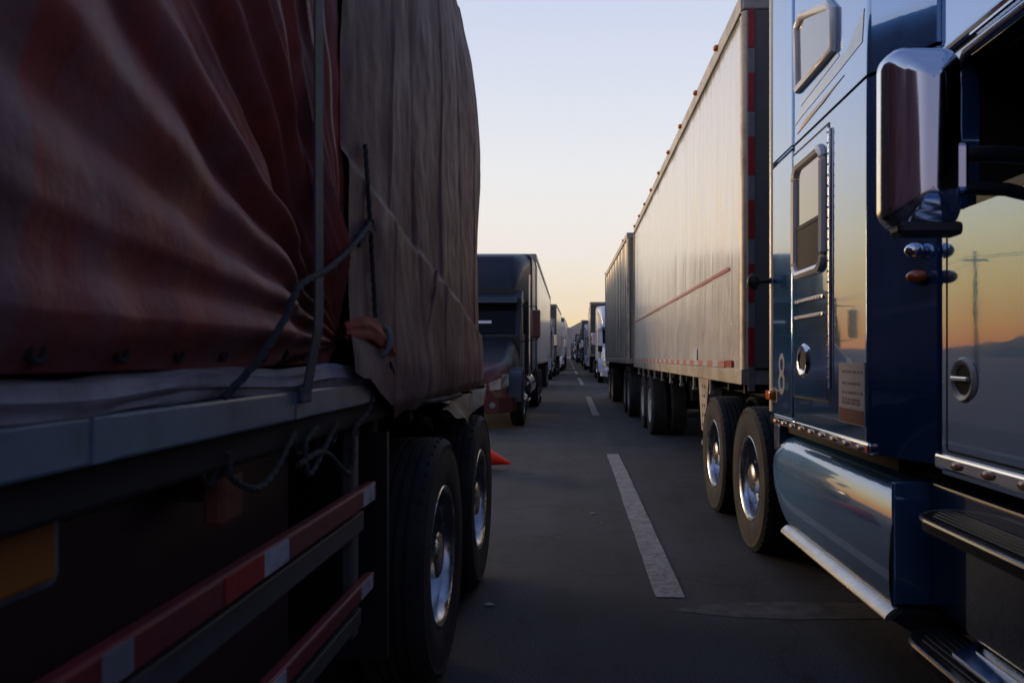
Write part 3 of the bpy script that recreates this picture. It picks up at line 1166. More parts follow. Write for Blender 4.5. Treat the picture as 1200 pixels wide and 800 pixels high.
def ring(m, x, yc, zc, hw, hh, rr, t, d, n=7):
    """rounded rectangular frame lying in the yz plane, tube section t"""
    pts = []
    for cy, cz, a0 in ((yc + hw - rr, zc + hh - rr, 0), (yc - hw + rr, zc + hh - rr, 90), (yc - hw + rr, zc - hh + rr, 180), (yc + hw - rr, zc - hh + rr, 270)):
        for k in range(n):
            a = R(a0 + 90 * k / (n - 1))
            pts.append((x, cy + rr * math.cos(a), cz + rr * math.sin(a)))
    m.tube(pts, t, 8, True)


b = MB()
ring(b, SX - .008, 3.69, 2.07, .222, .29, .07, .026, 0)
fr_ = b.build('window_frame', M['frame'], blue)
b = MB()
b.box(SX - .009, SX - .0065, 3.49, 3.89, 2.03, 2.33)
b.m = 1
b.box(SX - .009, SX - .0065, 3.49, 3.89, 1.81, 2.025)
b.m = 2
b.box(SX - .013, SX - .009, 3.49, 3.89, 2.02, 2.04)
b.build('window_pane', [M['greyglass'], M['black'], M['black']], fr_)
b = MB()
for z in (1.64, 1.555):
    b.box(SX - .016, SX - .006, 3.47, 3.92, z - .011, z + .011, .004)
    for k in range(11):
        b.ball((SX - .017, 3.50 + .04 * k, z), .006, n=6)
b.build('trim_strip', M['chrome'], sd)
b = MB()
b.lathe_x([(0, .0005), (0, .05), (-.012, .062), (-.014, .075), (0, .085)], SX - .0065, 3.77, 1.33, 24)
b.v = [(x, y if True else y, 1.33 + (z - 1.33) * 1.05) for x, y, z in b.v]
hb = b.build('latch_bezel', M['chrome'], sd)
b = MB()
b.lathe_x([(-.004, .0005), (-.004, .052)], SX - .007, 3.77, 1.33, 24)
b.build('latch_cup', M['black'], hb)
b = MB()     # hinge, a vertical strip with screws
b.box(SX - .014, SX - .001, 3.385, 3.403, 1.2, 2.42, .003)
for k in range(24):
    b.ball((SX - .015, 3.394, 1.25 + .05 * k), .006, n=6)
b.build('hinge', M['chrome'], blue)

# upper side window
b = MB()
win = [(3.87, 2.775), (3.89, 3.10), (3.80, 3.135), (3.40, 3.00), (3.335, 2.94), (3.33, 2.77)]
pts = [(SX - .006, y, z) for y, z in win]
b.tube(pts, .024, 8, True)
uf = b.build('upper_window_frame', M['white'], blue)
b = MB()
b.prism([(y, z) for y, z in win], 'x', SX - .008, SX + .004)
b.build('upper_window_pane', M['greyglass'], uf)

# painted graphics: pale lettering smear and an orange swoosh above the seam
M['pale'] = mat('faded_decal', (.50, .53, .58), .35, 0, col2=(.22, .32, .44), nscale=6, stretch=(1, 1.5, 3), amt=.9, coat=1, coat_ior=2.3, coat_rough=.03)
M['orange'] = mat('orange_decal', (.85, .40, .04), .4, col2=(.7, .22, .05), nscale=5, amt=.5, coat=.5, coat_ior=1.5)
b = MB()
random.seed(3)
y = 3.90
b.prism([(3.86, 2.70), (3.3, 2.735), (3.28, 2.71), (3.84, 2.675)], 'x', SX - .0022, SX)
b.prism([(3.96, 2.60), (3.80, 2.66), (3.2, 2.70), (3.0, 2.79), (3.02, 2.66), (3.3, 2.64), (3.82, 2.615)], 'x', SX - .0024, SX)
for k in range(0):
    y0 = 3.80 - k * .115
    h_ = (.10, .06, .06, .11, .06, .06, .15)[k]
    b.prism([(y0, 2.71), (y0 - .05, 2.71), (y0 - .05 - h_ * .5, 2.71 + h_), (y0 - h_ * .5, 2.71 + h_)], 'x', SX - .0028, SX)
b.build('pale_decal', M['pale'], blue)
b = MB()
b.prism([(3.90, 2.545), (3.6, 2.565), (3.22, 2.60), (3.5, 2.592), (3.75, 2.585)], 'x', SX - .0031, SX)
b.m = 1
b.prism([(3.74, 2.562), (3.5, 2.572), (3.40, 2.584), (3.6, 2.581)], 'x', SX - .0042, SX)
b.build('orange_swoosh', [M['orange'], mat('swoosh_core', (.10, .05, .02), .4, coat=1)], blue)
text_part('8', blue, (SX + .0015, 4.27, 1.135), SIDE, .34, mat('pale_lettering', (.36, .40, .40), .4, coat=1, coat_ior=1.8), 'door_number', sx=.8)

# placard with a red foot
b = MB()
b.box(SX - .004, SX, 2.99, 3.28, 1.06, 1.325)
b.m = 1
b.box(SX - .0052, SX, 2.995, 3.275, 1.065, 1.125)
b.m = 2
for z in (1.285, 1.235, 1.195, 1.165, 1.15):
    y = 3.24
    while y > 3.03:
        w_ = random.uniform(.012, .035)
        b.box(SX - .0048, SX, y - w_, y, z - .006, z + .006)
        y -= w_ + random.choice((.004, .012))
b.build('placard', [mat('placard_white', (.52, .48, .47), .6, col2=(.42, .36, .36), nscale=12), mat('placard_red', (.16, .02, .02), .5), mat('placard_ink', (.16, .13, .13), .5)], blue)

# polished strip with amber lamps under sleeper and cab
b = MB()
b.box(SX - .012, SX + .05, 2.93, 4.40, .955, 1.0, .01)
b.build('light_strip', M['chrome'], blue)
b = MB()
b.box(CX - .012, CX + .05, .2, 2.66, .945, 1.0, .01)
b.build('light_strip', M['chrome'], blue)
M['lamp_small'] = mat('small_amber_lens', (.55, .24, .10), .15, 0, coat=1)
for k in range(9):
    b = MB()
    b.ball((SX - .014, 4.28 - .158 * k, .972), .019, .7, 1.9, .8, 10)
    b.build('amber_lamp', M['lamp_small'], blue)
for k in range(9):
    b = MB()
    b.ball((CX - .014, 2.50 - .19 * k, .972), .019, .7, 1.9, .8, 10)
    b.build('amber_lamp', M['lamp_small'], blue)

# cab body, window, roof fairing
b = MB()
vbox(b, CX, 4.9 - CX, 1.35, 2.665, .93, 1.855, .05)
shell = [(1.35, 1.85), (1.35, 1.91), (1.60, 2.43), (2.665, 2.43), (2.665, 1.85), (2.49, 1.85), (2.49, 2.36), (1.63, 2.36), (1.40, 1.87), (1.40, 1.85)]
b.prism(shell, 'x', CX + .002, CX + .06)
b.prism(shell, 'x', 4.9 - CX - .06, 4.9 - CX - .002)
b.box(CX + .06, 4.9 - CX - .06, 1.60, 2.665, 2.36, 2.43)
b.box(CX + .06, 4.9 - CX - .06, 2.62, 2.665, 1.85, 2.36)
b.build('cab', M['blue'], blue)
b = MB()
b.prism([(1.203, 2.985), (CX + .003, 2.667), (1.6, 2.667), (1.6, 2.985)], 'z', .955, 2.492)
b.prism([(1.203, 2.985), (CX + .003, 2.667), (1.6, 2.667), (1.6, 2.985)], 'z', 2.508, 3.86)
b.build('cab_link_panel', M['blue'], blue)
b = MB()
b.prism([(4.9 - 1.203, 2.985), (4.9 - 1.6, 2.985), (4.9 - 1.6, 2.667), (4.9 - CX - .003, 2.667)], 'z', .955, 3.86)
b.build('cab_link_panel', M['blue'], blue)
b = MB()
b.prism([(1.40, 1.86), (1.43, 1.90), (2.48, 1.90), (2.48, 1.86)], 'x', CX + .02, CX + .028)
b.build('door_window', M['glass'], blue)
b = MB()
b.prism([(1.40, 1.86), (1.64, 2.35), (2.48, 2.35), (2.48, 1.86)], 'x', 4.9 - CX - .028, 4.9 - CX - .02)
b.build('door_window', M['glass'], blue)
b = MB()
b.prism([(1.36, 1.86), (1.62, 2.35), (1.64, 2.33), (1.38, 1.85)], 'x', CX + .06, 4.9 - CX - .06)
b.build('windshield', M['glass'], blue)
b = MB()
b.box(CX + .2, CX + .75, 2.3, 2.45, 1.5, 2.2, .06)
b.build('driver_seat', M['black'], blue)
b = MB()
b.box(CX + .065, 4.9 - CX - .065, 2.55, 2.618, 1.858, 2.358)
b.box(CX + .065, 4.9 - CX - .065, 1.68, 2.55, 2.34, 2.358)
b.box(CX + .065, 4.9 - CX - .065, 1.45, 2.55, 1.857, 1.87)
b.build('cab_lining', M['black'], blue)
b = MB()
loft(b, [rrect(1.68, 1.02, 2.44, 2.70, .1), rrect(1.9, 1.06, 2.44, 3.1, .2), rrect(2.25, 1.09, 2.44, 3.55, .2), rrect(2.664, 1.10, 2.44, 3.84, .2)])
b.v = [(x + 2.45, y, z) for x, y, z in b.v]
b.build('roof_fairing', M['blue'], blue)
b = MB()
b.tube([(CX - .012, 1.60, 2.435), (CX - .012, 2.66, 2.435)], .014, 8)
b.build('rain_gutter', M['chrome'], blue)
b = MB()
b.tube([(CX - .006, 1.62, 2.38), (CX - .006, 2.46, 2.38), (CX - .006, 2.505, 2.33), (CX - .006, 2.505, 1.86)], .012, 8)
b.build('window_trim', M['chrome'], blue)
b = MB()      # door outline and handle
for a in ((2.585, 2.593, 1.02, 2.36), (1.42, 2.585, 1.012, 1.02)):
    b.box(CX - .0015, CX + .003, *a)
dr = b.build('door_gap', M['black'], blue)
b = MB()
hy, hzz = 2.475, 1.271
b.lathe_x([(0, .050), (-.010, .058), (-.012, .070), (0, .079)], CX, hy, hzz, 36)
hd = b.build('door_handle', M['trim'], blue)
b = MB()
b.lathe_x([(-.002, .0005), (-.002, .052)], CX, hy, hzz, 36)
b.build('handle_cup', M['black'], hd)
b = MB()
b.box(CX - .022, CX - .008, hy - .054, hy + .054, hzz - .004, hzz + .012, .004)
b.build('handle_bar', M['chrome'], hd)

# hood, fender and bumper, ahead of the cab (beside and behind the camera)
b = MB()
loft(b, [rrect(-.75, .62, .62, 1.5, .16), rrect(-.55, .72, .62, 1.66, .2), rrect(.3, .82, .62, 1.82, .2), rrect(1.345, .92, .7, 1.92, .16)])
b.v = [(x + 2.45, y, z) for x, y, z in b.v]
b.build('hood', M['blue'], blue)
for s in (-1, 1):
    f = MB()
    outp = [(.05 - .72 * math.cos(PI * k / 14), .52 + .70 * math.sin(PI * k / 14)) for k in range(15)]
    inp = [(.05 - .62 * math.cos(PI * k / 14), .52 + .60 * math.sin(PI * k / 14)) for k in range(15)][::-1]
    f.prism(outp + inp, 'x', 2.45 + s * .7, 2.45 + s * 1.2, True)
    f.build('fender', M['blue'], blue)
b = MB()
b.box(1.22, 3.68, -.95, -.75, .32, .72, .03)
b.build('bumper', M['chrome'], blue)

# mirror with chrome back, arms reaching to the cab
b = MB()
vm = MB()
mx0, mx1, mz0, mz1, my = .815, 1.02, 1.685, 2.165, 1.90


def msec(y, ins):
    r = max(.004, .055 - ins * .55)
    out = []
    for cx, cz, a0 in ((mx1 - ins - r, mz1 - ins - r, 0), (mx0 + ins + r, mz1 - ins - r, 90), (mx0 + ins + r, mz0 + ins + r, 180), (mx1 - ins - r, mz0 + ins + r, 270)):
        for k in range(7):
            a = R(a0 + 90 * k / 6)
            out.append((cx + r * math.cos(a), y, cz + r * math.sin(a)))
    return out


dome = []
for k in range(11):
    i_ = .1005 - .0605 * k / 10
    dome.append(msec(1.876 - .024 * (1 - ((.1025 - i_) / .0625) ** 2), i_))
loft(vm, dome + [msec(1.884, .022), msec(1.896, .009), msec(1.915, .001), msec(1.93, 0), msec(1.955, 0), msec(1.96, .006)])
mr_ = vm.build('mirror', M['chrome'], blue)
b = MB()
loft(b, [msec(1.962, .012), msec(1.966, .012)])
b.build('mirror_glass', M['chrome'], mr_)
b = MB()
b.box(mx0 + .03, mx1 - .005, 1.885, 1.95, mz0 - .018, mz0 + .02, .012)
b.build('lower_cap', M['plastic'], mr_)
b = MB()
b.tube([(1.0, 1.93, 1.885), (1.12, 1.93, 1.89), (1.35, 2.02, 1.90)], .022, 10)
b.build('mirror_arm', M['plastic'], blue)
b = MB()
b.tube([(1.0, 1.93, 1.80), (1.15, 1.93, 1.795), (1.35, 2.02, 1.78)], .018, 10)
b.build('mirror_arm', M['plastic'], blue)
b = MB()
b.box(.965, 1.03, 1.885, 1.925, 1.78, 1.91, .012)
b.build('mirror_clamp', M['chrome'], blue)

# amber cab lamp with its chrome cap, grab knob at the rear edge, orange side lamp
b = MB()
b.ball((1.275, 2.70, 1.648), .032, 1.25, 1, .8, 14)
al = b.build('side_lamp', M['amber'], blue)
b = MB()
b.tube([(1.29, 2.715, 1.646), (1.35, 2.74, 1.646)], .028, 12)
b.build('lamp_socket', M['plastic'], al)
b = MB()
b.ball((1.277, 2.72, 1.748), .040, 1, .8, .75, 14)
b.build('chrome_cap', M['chrome'], blue)
b = MB()
b.ball((1.10, 4.44, 1.81), .052, .85, .55, 1, 16)
b.tube([(1.10, 4.44, 1.81), (1.21, 4.42, 1.815)], .017, 10)
b.build('rear_knob', M['plastic'], blue)
b = MB()
b.box(1.165, 1.215, 4.34, 4.44, 1.09, 1.15, .015)
sl = b.build('orange_lamp', M['amber'], blue)
b = MB()
b.box(1.2, 1.235, 4.30, 4.46, 1.07, 1.17, .01)
b.build('lamp_base', M['plastic'], sl)

# chassis, tank fairing and steps
b = MB()
for X in (2.0, 2.9):
    b.box(X - .05, X + .05, -.6, 7.6, .62, .92)
b.box(1.5, 3.4, -.3, 2.7, .35, .60)
b.box(1.75, 3.15, 4.6, 7.2, .55, .62)
b.box(1.9, 3.0, 5.3, 6.5, .92, 1.10, .03)
b.box(1.32, 3.58, 2.95, 4.5, .885, .97)
b.box(1.55, 3.35, .3, 2.95, .885, .95)
b.tube([(1.3, 5.1, .5), (3.6, 5.1, .5)], .08).tube([(1.3, 6.4, .5), (3.6, 6.4, .5)], .08)
b.build('chassis', M['dark'], blue)
b = MB()
b.box(1.27, 1.9, 4.50, 4.62, .76, .93, .01).box(1.3, 1.8, 4.62, 4.75, .95, 1.02, .01)
b.build('rear_bracket', M['navy'], blue)
# fairing under the sleeper: curved at its top, cut back at its rear foot
prof = [(1.40, .875), (1.335, .868), (1.285, .845), (1.25, .805), (1.225, .745), (1.21, .67), (1.205, .56), (1.207, .46), (1.215, .40)]
b = MB()
n = 24
for i in range(1):
    vs, fs = [], []
    for k in range(n + 1):
        y = 2.78 + (4.52 - 2.78) * k / n
        for (X, z) in prof:
            e = max(0, (y - 4.05) / .47)
            zb = .40 + .30 * e * e
            zz = z if z > .80 else zb + (z - .40) * (.80 - zb) / .40
            X2 = X + .05 * max(0, (y - 4.38) / .14) ** 2
            vs.append((X2, y, zz))
    m_ = len(prof)
    for k in range(n):
        for j in range(m_ - 1):
            fs.append((k * m_ + j, (k + 1) * m_ + j, (k + 1) * m_ + j + 1, k * m_ + j + 1))
    b.add(vs, fs, True)
b.box(1.22, 1.40, 2.775, 2.80, .40, .872, .01)
b.build('side_fairing', M['fairing'], blue)
b = MB()
b.prism([(1.176, .352), (1.172, .360), (1.176, .372), (1.190, .386), (1.206, .398), (1.225, .400), (1.2, .356)], 'y', 2.74, 4.12, True)
b.build('fairing_lip', M['liptrim'], blue)
b = MB()
b.prism([(1.186, .366), (1.20, .358), (1.28, .31), (1.5, .31), (1.5, .36), (1.23, .395)], 'y', 2.72, 4.10)
b.build('fairing_underside', M['black'], blue)
b = MB()
b.box(1.36, 1.40, -.2, 2.774, .40, .875, .02)
b.build('tank_fairing', M['navy'], blue)
b = MB()      # polished box between the steps
b.box(1.30, 1.359, .4, 2.42, .43, .74, .015)
b.build('battery_box', mat('brushed_cover', (.30, .31, .33), .25, .85, rvar=.08), blue)
b = MB()
b.prism([(1.25, .36), (1.33, .395), (1.33, .41), (1.25, .375)], 'y', .4, 2.40)
b.build('lower_lip', M['chrome'], blue)
b = MB()
b.tube([(1.56, .3, .90), (1.56, 2.36, .90)], .10, 24)
b.build('air_tank', M['chrome'], blue)


def step(z, y0, y1, x0, x1, name):
    """step with rounded end, ribbed top and bright edge"""
    rr = .16
    m = MB()
    out = [(x1, y0), (x0, y0)]
    for k in range(9):
        a = PI / 2 * k / 8
        out.append((x0 + rr * (1 - math.cos(a)), y1 - rr + rr * math.sin(a)))
    out.append((x1, y1))
    m.prism(out, 'z', z - .045, z)
    o = m.build(name, M['plastic'], blue)
    m = MB()
    m.tube([(x, y, z - .008) for x, y in out[1:-1]], .010, 8)
    m.build('step_edge', M['steprim'], o)
    for k in range(6):
        xx = x0 + .035 + (x1 - x0 - .05) * k / 6
        m = MB()
        ye = y1 - .03 - max(0, rr - (xx - x0)) ** 2 / rr
        m.box(xx, xx + .018, y0, ye, z + .001, z + .009, .004)
        m.build('tread_rib', M['rib'], o)
    return o


M['rib'] = mat('step_ribs', (.06, .06, .062), .4, .5)
M['steprim'] = mat('step_rim', (.35, .34, .33), .25, .9)
step(.79, .9, 2.66, 1.215, 1.42, 'step')
step(.335, .7, 2.72, 1.205, 1.42, 'step')
for yy in (5.1, 6.4):
    for s in (-1, 1):
        add_wheel(blue, 2.45 + s * 1.235, yy, side=s, hero=True)
for s in (-1, 1):
    add_wheel(blue, 2.45 + s * 1.2, .05, side=s, dual=False, steer=True)


# ------------------------------------------------------------------ the tarped flatbed on the left (world coordinates, side at X = -0.6)
flat = thing('flatbed_trailer', (-1.9, 0, 0), 'dark flatbed trailer close on the left with blue-grey side rail and red striped side guard', 'trailer', world=True)
M['rail_blue'] = mat('blue_grey_rail', (.15, .21, .27), .45, col2=(.10, .15, .20), nscale=3, stretch=(1, .5, 3), grime=(.05, .045, .04), gamt=.6, gscale=6, coat=.3, coat_rough=.2, bump=.1)
M['guard_red'] = mat('red_guard_paint', (.22, .022, .03), .5, col2=(.13, .015, .02), nscale=5, stretch=(1, .4, 1), grime=(.04, .03, .03), gamt=.5, gscale=6)
M['guard_grey'] = mat('grey_guard', (.10, .10, .10), .55, col2=(.06, .06, .06), nscale=5, grime=(.03, .03, .03), gamt=.5)
b = MB()
b.box(-.64, -.60, -6, 2.19, 1.213, 1.277, .006)
for k in range(12):
    b.box(-.605, -.597, -5.7 + .66 * k, -5.66 + .66 * k, 1.215, 1.275, .002)
b.build('side_rail', M['rail_blue'], flat)
b = MB()
b.box(-3.1, -.66, -6, 5.1, 1.16, 1.235)
b.box(-.70, -.62, -6, 5.05, 1.15, 1.212, .01)
for k in range(20):
    b.box(-3.0, -.68, -5.8 + .55 * k, -5.74 + .55 * k, 1.08, 1.16)
b.build('deck', M['dark'], flat)
b = MB()
for X in (-2.35, -1.4):
    b.box(X - .06, X + .06, -6, 5.0, .74, 1.14)
b.box(-2.6, -1.15, 2.3, 5.0, .58, .78)
for y in (3.12, 4.36):
    b.tube([(-3.0, y, .5), (-.75, y, .5)], .075)
b.build('chassis', M['dark'], flat)
b = MB()
b.box(-2.95, -.74, -5, 1.9, .42, 1.13, .03)
b.build('storage_box', mat('dark_maroon_box', (.035, .010, .014), .6, bump=.1), flat)  # maroon box, made full width to block the bright horizon under the deck
b = MB()
b.box(-3.1, -2.98, -6, 5.05, .42, 1.2)
b.build('far_light_block', M['black'], flat)  # unseen board added on the far side to block light under the deck
# side guard
for nm, z0, z1, mm, xx, ye in (('guard_bar', .918, .974, 'guard_red', -.60, 2.20), ('guard_beam', .835, .895, 'guard_grey', -.625, 2.16), ('guard_bar', .655, .70, 'guard_red', -.605, 2.20), ('guard_beam', .56, .61, 'guard_grey', -.63, 2.15)):
    b = MB()
    b.box(xx - .03, xx, -4.5, ye, z0, z1, .006)
    o = b.build(nm, M[mm], flat)
    if mm == 'guard_red':
        for ya, yb, tm in ((2.06, 2.17, 'tape_white'), (1.40, 1.52, 'tape_white'), (1.245, 1.40, 'tape_red'), (.92, .985, 'tape_dull')):
            t_ = MB()
            t_.box(xx - .002, xx + .0025, ya, yb, z0 + .006, z1 - .004)
            t_.build('reflective_tape', M[tm], o)
for y in (2.10, -.1, -1.4):
    b = MB()
    b.box(-.665, -.632, y - .03, y + .03, .54, 1.14, .006)
    b.build('guard_post', M['guard_grey'], flat)
# hooks, winch brackets and spare ropes hanging under the rail
random.seed(8)
for k, y in enumerate((1.22, 1.62, 1.86, 2.06, .3)):
    b = MB()
    b.tube([(-.635, y, 1.20), (-.63, y, 1.16)] + [(-.625, y + .02 - .02 * math.cos(PI * q_ / 8), 1.155 - .025 * math.sin(PI * q_ / 8)) for q_ in range(9)], .006, 6)
    b.box(-.66, -.625, y - .025, y + .025, 1.17, 1.212, .004)
    b.build('hook', M['dark'], flat)
b = MB()
b.box(-.68, -.64, 1.32, 1.41, 1.04, 1.13, .01)
b.build('rusty_bracket', mat('rusty_bracket', (.20, .06, .03), .8, col2=(.10, .04, .03), nscale=20), flat)
b = MB()
b.box(-.72, -.68, .60, .97, 1.045, 1.155, .02)
lb = b.build('lamp_bracket', M['rail_blue'], flat)
b = MB()
b.box(-.685, -.668, .64, .94, 1.062, 1.138, .014)
b.build('marker_lens', mat('dull_amber', (.34, .12, .015), .6), lb)
for y in (3.12, 4.36):
    add_wheel(flat, -.55, y, side=1, hero=True)
    add_wheel(flat, -3.2, y, side=-1)
b = MB()
b.box(-1.25, -.62, 2.40, 2.43, .35, 1.1)
b.build('mud_flap', M['plastic'], flat)
b = MB()
b.box(-1.25, -.62, 4.98, 5.0, .42, 1.14)
b.build('mud_flap', M['plastic'], flat)
b = MB()
b.box(-3.1, -.62, 5.02, 5.12, 1.04, 1.16, .01)
b.box(-2.8, -.9, 5.0, 5.08, .50, .60, .01)
b.build('rear_crossbar', M['maroon'], flat)

# cargo under the tarps
b = MB()
b.box(-3.0, -.80, -6, 4.75, 1.236, 3.3, .2)
tag(b.build('cargo_stack', M['dark']), 'tall dark load hidden under the tarps on the flatbed', 'cargo')


def tarp_mat(name, c1, c2, gr, sc_=2.5, rough=.55, streak=(1, 2.2, .5), bumpk=.7):
    m = mat(name, c1, rough, 0, col2=c2, nscale=sc_, stretch=streak, amt=.9, grime=gr, gamt=.7, gscale=3.0, gstretch=(1, 2, .6), bump=bumpk, bscale=8, bstretch=(1, .8, .7), bdist=.012, spec=.22, rvar=.1)
    n, l = m.node_tree.nodes, m.node_tree.links      # crumple creases: a ridged noise under the soft one
    bp = [q for q in n if q.type == 'BUMP'][0]
    rg = n.new('ShaderNodeTexNoise')
    rg.noise_type = 'RIDGED_MULTIFRACTAL'
    rg.inputs['Scale'].default_value = 5.5
    rg.inputs['Detail'].default_value = 5
    rg.inputs['Roughness'].default_value = .55
    tt = [q for q in n if q.type == 'TEX_COORD'][0]
    mp = n.new('ShaderNodeMapping')
    mp.inputs['Scale'].default_value = (1, .8, .8)
    l.new(tt.outputs['Object'], mp.inputs[0])
    l.new(mp.outputs[0], rg.inputs['Vector'])
    b2 = n.new('ShaderNodeBump')
    b2.inputs['Strength'].default_value = .55
    b2.inputs['Distance'].default_value = .007
    l.new(rg.outputs['Fac'], b2.inputs['Height'])
    l.new(bp.outputs[0], b2.inputs['Normal'])
    # woven threads
    wv = n.new('ShaderNodeTexChecker')
    wv.inputs['Scale'].default_value = 420
    l.new(tt.outputs['Object'], wv.inputs['Vector'])
    b3 = n.new('ShaderNodeBump')
    b3.inputs['Strength'].default_value = .12
    b3.inputs['Distance'].default_value = .001
    l.new(wv.outputs['Fac'], b3.inputs['Height'])
    l.new(b2.outputs[0], b3.inputs['Normal'])
    l.new(b3.outputs[0], n['Principled BSDF'].inputs['Normal'])
    return m


TYP, TZP = 1.92, 1.385     # the point the red tarp is gathered to
rnd = random.Random(4)
fold = [(rnd.uniform(0, 6.28), rnd.uniform(.6, 1.0)) for _ in range(12)]


FOLDS = [(-.02, .020, .05), (.07, -.022, .03), (.13, .026, .03), (.22, -.020, .03), (.29, .030, .035), (.38, -.030, .025), (.44, .034, .030), (.53, -.040, .022), (.585, .036, .022),
         (.65, -.036, .020), (.70, .030, .018), (.755, -.024, .016), (.80, .034, .020), (.87, -.034, .018), (.925, .034, .018), (.99, -.026, .016), (1.04, .030, .016), (1.11, -.030, .018),
         (1.17, .026, .016), (1.24, -.022, .016), (1.31, .022, .018), (1.42, -.018, .02), (1.52, .016, .02)]


def red_x(y, z):
    dy, dz = TYP - y, z - TZP
    r = math.hypot(dy, dz)
    th = math.atan2(dz, dy)          # 0 = towards the camera, pi/2 = straight up
    X = -.60 + .035 * math.exp(-((z - 1.75) / .5) ** 2) * math.exp(-((y - .7) / 1.2) ** 2)
    k = min(1, r / .28)
    far_ = 1 / (1 + .25 * r)
    f = 0
    f += .022 * math.sin(th * 7 + .6) + .006 * math.sin(th * 47 + .4 * r)
    for t0, am, wd in FOLDS:
        q = abs(th - t0 - .02 * math.sin(r * 3 + t0 * 9)) / wd
        if q < 6:
            f += am * math.exp(.35 - math.sqrt(q * q + .1225)) * (.65 + .35 * math.sin(r * 2.3 + t0 * 31))
    X += f * k * far_
    X += .018 * noise.noise(Vector((y * 3, z * 3, 2))) * k + .008 * noise.noise(Vector((y * 9, z * 9, 5)))
    # pulled in where the strap crosses and at the gathering point
    X -= .030 * math.exp(-((y - 1.59) / .10) ** 2)
    X -= .03 * math.exp(-(r / .16) ** 2)
    # a deep tuck from the tie up and away
    X -= .05 * math.exp(-((th - .62) / .07) ** 2) * k * far_
    if z < 1.40:
        X -= (1.40 - z) * .35
    wq = math.exp(-((y - 1.59) / .09) ** 4)
    X = X * (1 - wq) + min(X, -.578) * wq
    X = min(X, -.578) if abs(y - 1.59) < .05 else X
    if z > 3.0:
        X -= (z - 3.0) ** 2 * .9
    return X


b = MB()
b.grid(560, 400, lambda u, v: (lambda y, z: (red_x(y, z), y, z))(-3 + 4.91 * (1 - (1 - u) ** 1.5), 1.332 + 2.3 * v ** 1.3))
b.grid(1, 1, lambda u, v: (-.9 - 2.0 * u, -3 + 5.0 * v, 3.56))
M['tarp_red'] = tarp_mat('red_tarp', (.36, .085, .066), (.22, .052, .045), (.19, .15, .155), bumpk=.8)
_n, _l = M['tarp_red'].node_tree.nodes, M['tarp_red'].node_tree.links      # a grey patched length of cloth at its front
_t = [q for q in _n if q.type == 'TEX_COORD'][0]
_s = _n.new('ShaderNodeSeparateXYZ')
_l.new(_t.outputs['Object'], _s.inputs[0])
_k = _n.new('ShaderNodeMapRange')
_k.inputs['From Min'].default_value = .745
_k.inputs['From Max'].default_value = .735
_l.new(_s.outputs['Y'], _k.inputs['Value'])
_x = _n.new('ShaderNodeMixRGB')
_b = _n['Principled BSDF']
_l.new(_k.outputs[0], _x.inputs[0])
_l.new(_b.inputs['Base Color'].links[0].from_socket, _x.inputs[1])
_x.inputs[2].default_value = (.24, .12, .115, 1)
_l.new(_x.outputs[0], _b.inputs['Base Color'])
rt = b.build('cargo_tarp', M['tarp_red'], fix=False)
tag(rt, 'faded red tarp pulled into folds above the blue-grey rail, nearest the camera', 'tarp', 'tarps tied over the load')

# brown tarp: hangs nearly straight, hem ragged, a slanting seam low down
def brown_x(y, z):
    t = (y - 1.95) / 3.1
    X = -.605 - .02 * t
    X += .010 * math.sin(y * 9 + .6 * math.sin(z * 2)) * (.4 + .6 * noise.noise(Vector((y * 1.4, z * .6, 9))))
    X += .018 * noise.noise(Vector((y * 1.6, z * 1.0, 4))) + .010 * noise.noise(Vector((y * 4, z * 2.2, 8))) + .004 * noise.noise(Vector((y * 12, z * 9, 8)))
    for c_, a_, w_, t_ in ((2.38, .012, .016, .05), (2.75, -.012, .03, -.06), (3.3, .012, .014, .04), (3.95, -.014, .03, .05), (4.5, .010, .016, -.04)):
        X += a_ * math.exp(-((y - c_ - t_ * (z - 2)) / w_) ** 2) * (.6 + .6 * noise.noise(Vector((c_, z * 1.3, 0))))
    s_ = 1.86 - .13 * (y - 2.1)      # seam height falls away from us
    if z < s_:
        X += .022 * min(1, (s_ - z) / .03)
    X += .03 * math.exp(-((z - 1.3) / .12) ** 2) * (.5 + noise.noise(Vector((y * 2.4, 1, 1))))
    if z < 1.2:
        X -= (1.2 - z) * .5
    if z > 2.6:
        X -= (z - 2.6) ** 2 * .12
    X -= .10 * max(0, (y - 4.75) / .30) ** 2
    return X


def brown_top(y):
    return 3.62 - .02 * (y - 2) - .34 * max(0, (y - 4.05) / 1.0) ** 1.4


def brown_bot(y):
    return 1.16 - .035 * noise.noise(Vector((y * 2.3, 0, 0))) - .05 * max(0, noise.noise(Vector((y * 5, 3, 0)))) + (.12 * max(0, 2.5 - y) / .5)


def brown_pt(u, v):
    y = 1.87 + 3.18 * u
    if v <= .9:
        q = v / .9
        z = brown_bot(y) + (brown_top(y) - brown_bot(y)) * q
        return (brown_x(y, z), y, z)
    q = (v - .9) / .1
    X0 = brown_x(y, brown_top(y))
    return (X0 + (-1.85 - X0) * q, y, brown_top(y) + .10 * math.sin(q * PI / 2))


b = MB()
b.grid(280, 210, brown_pt)
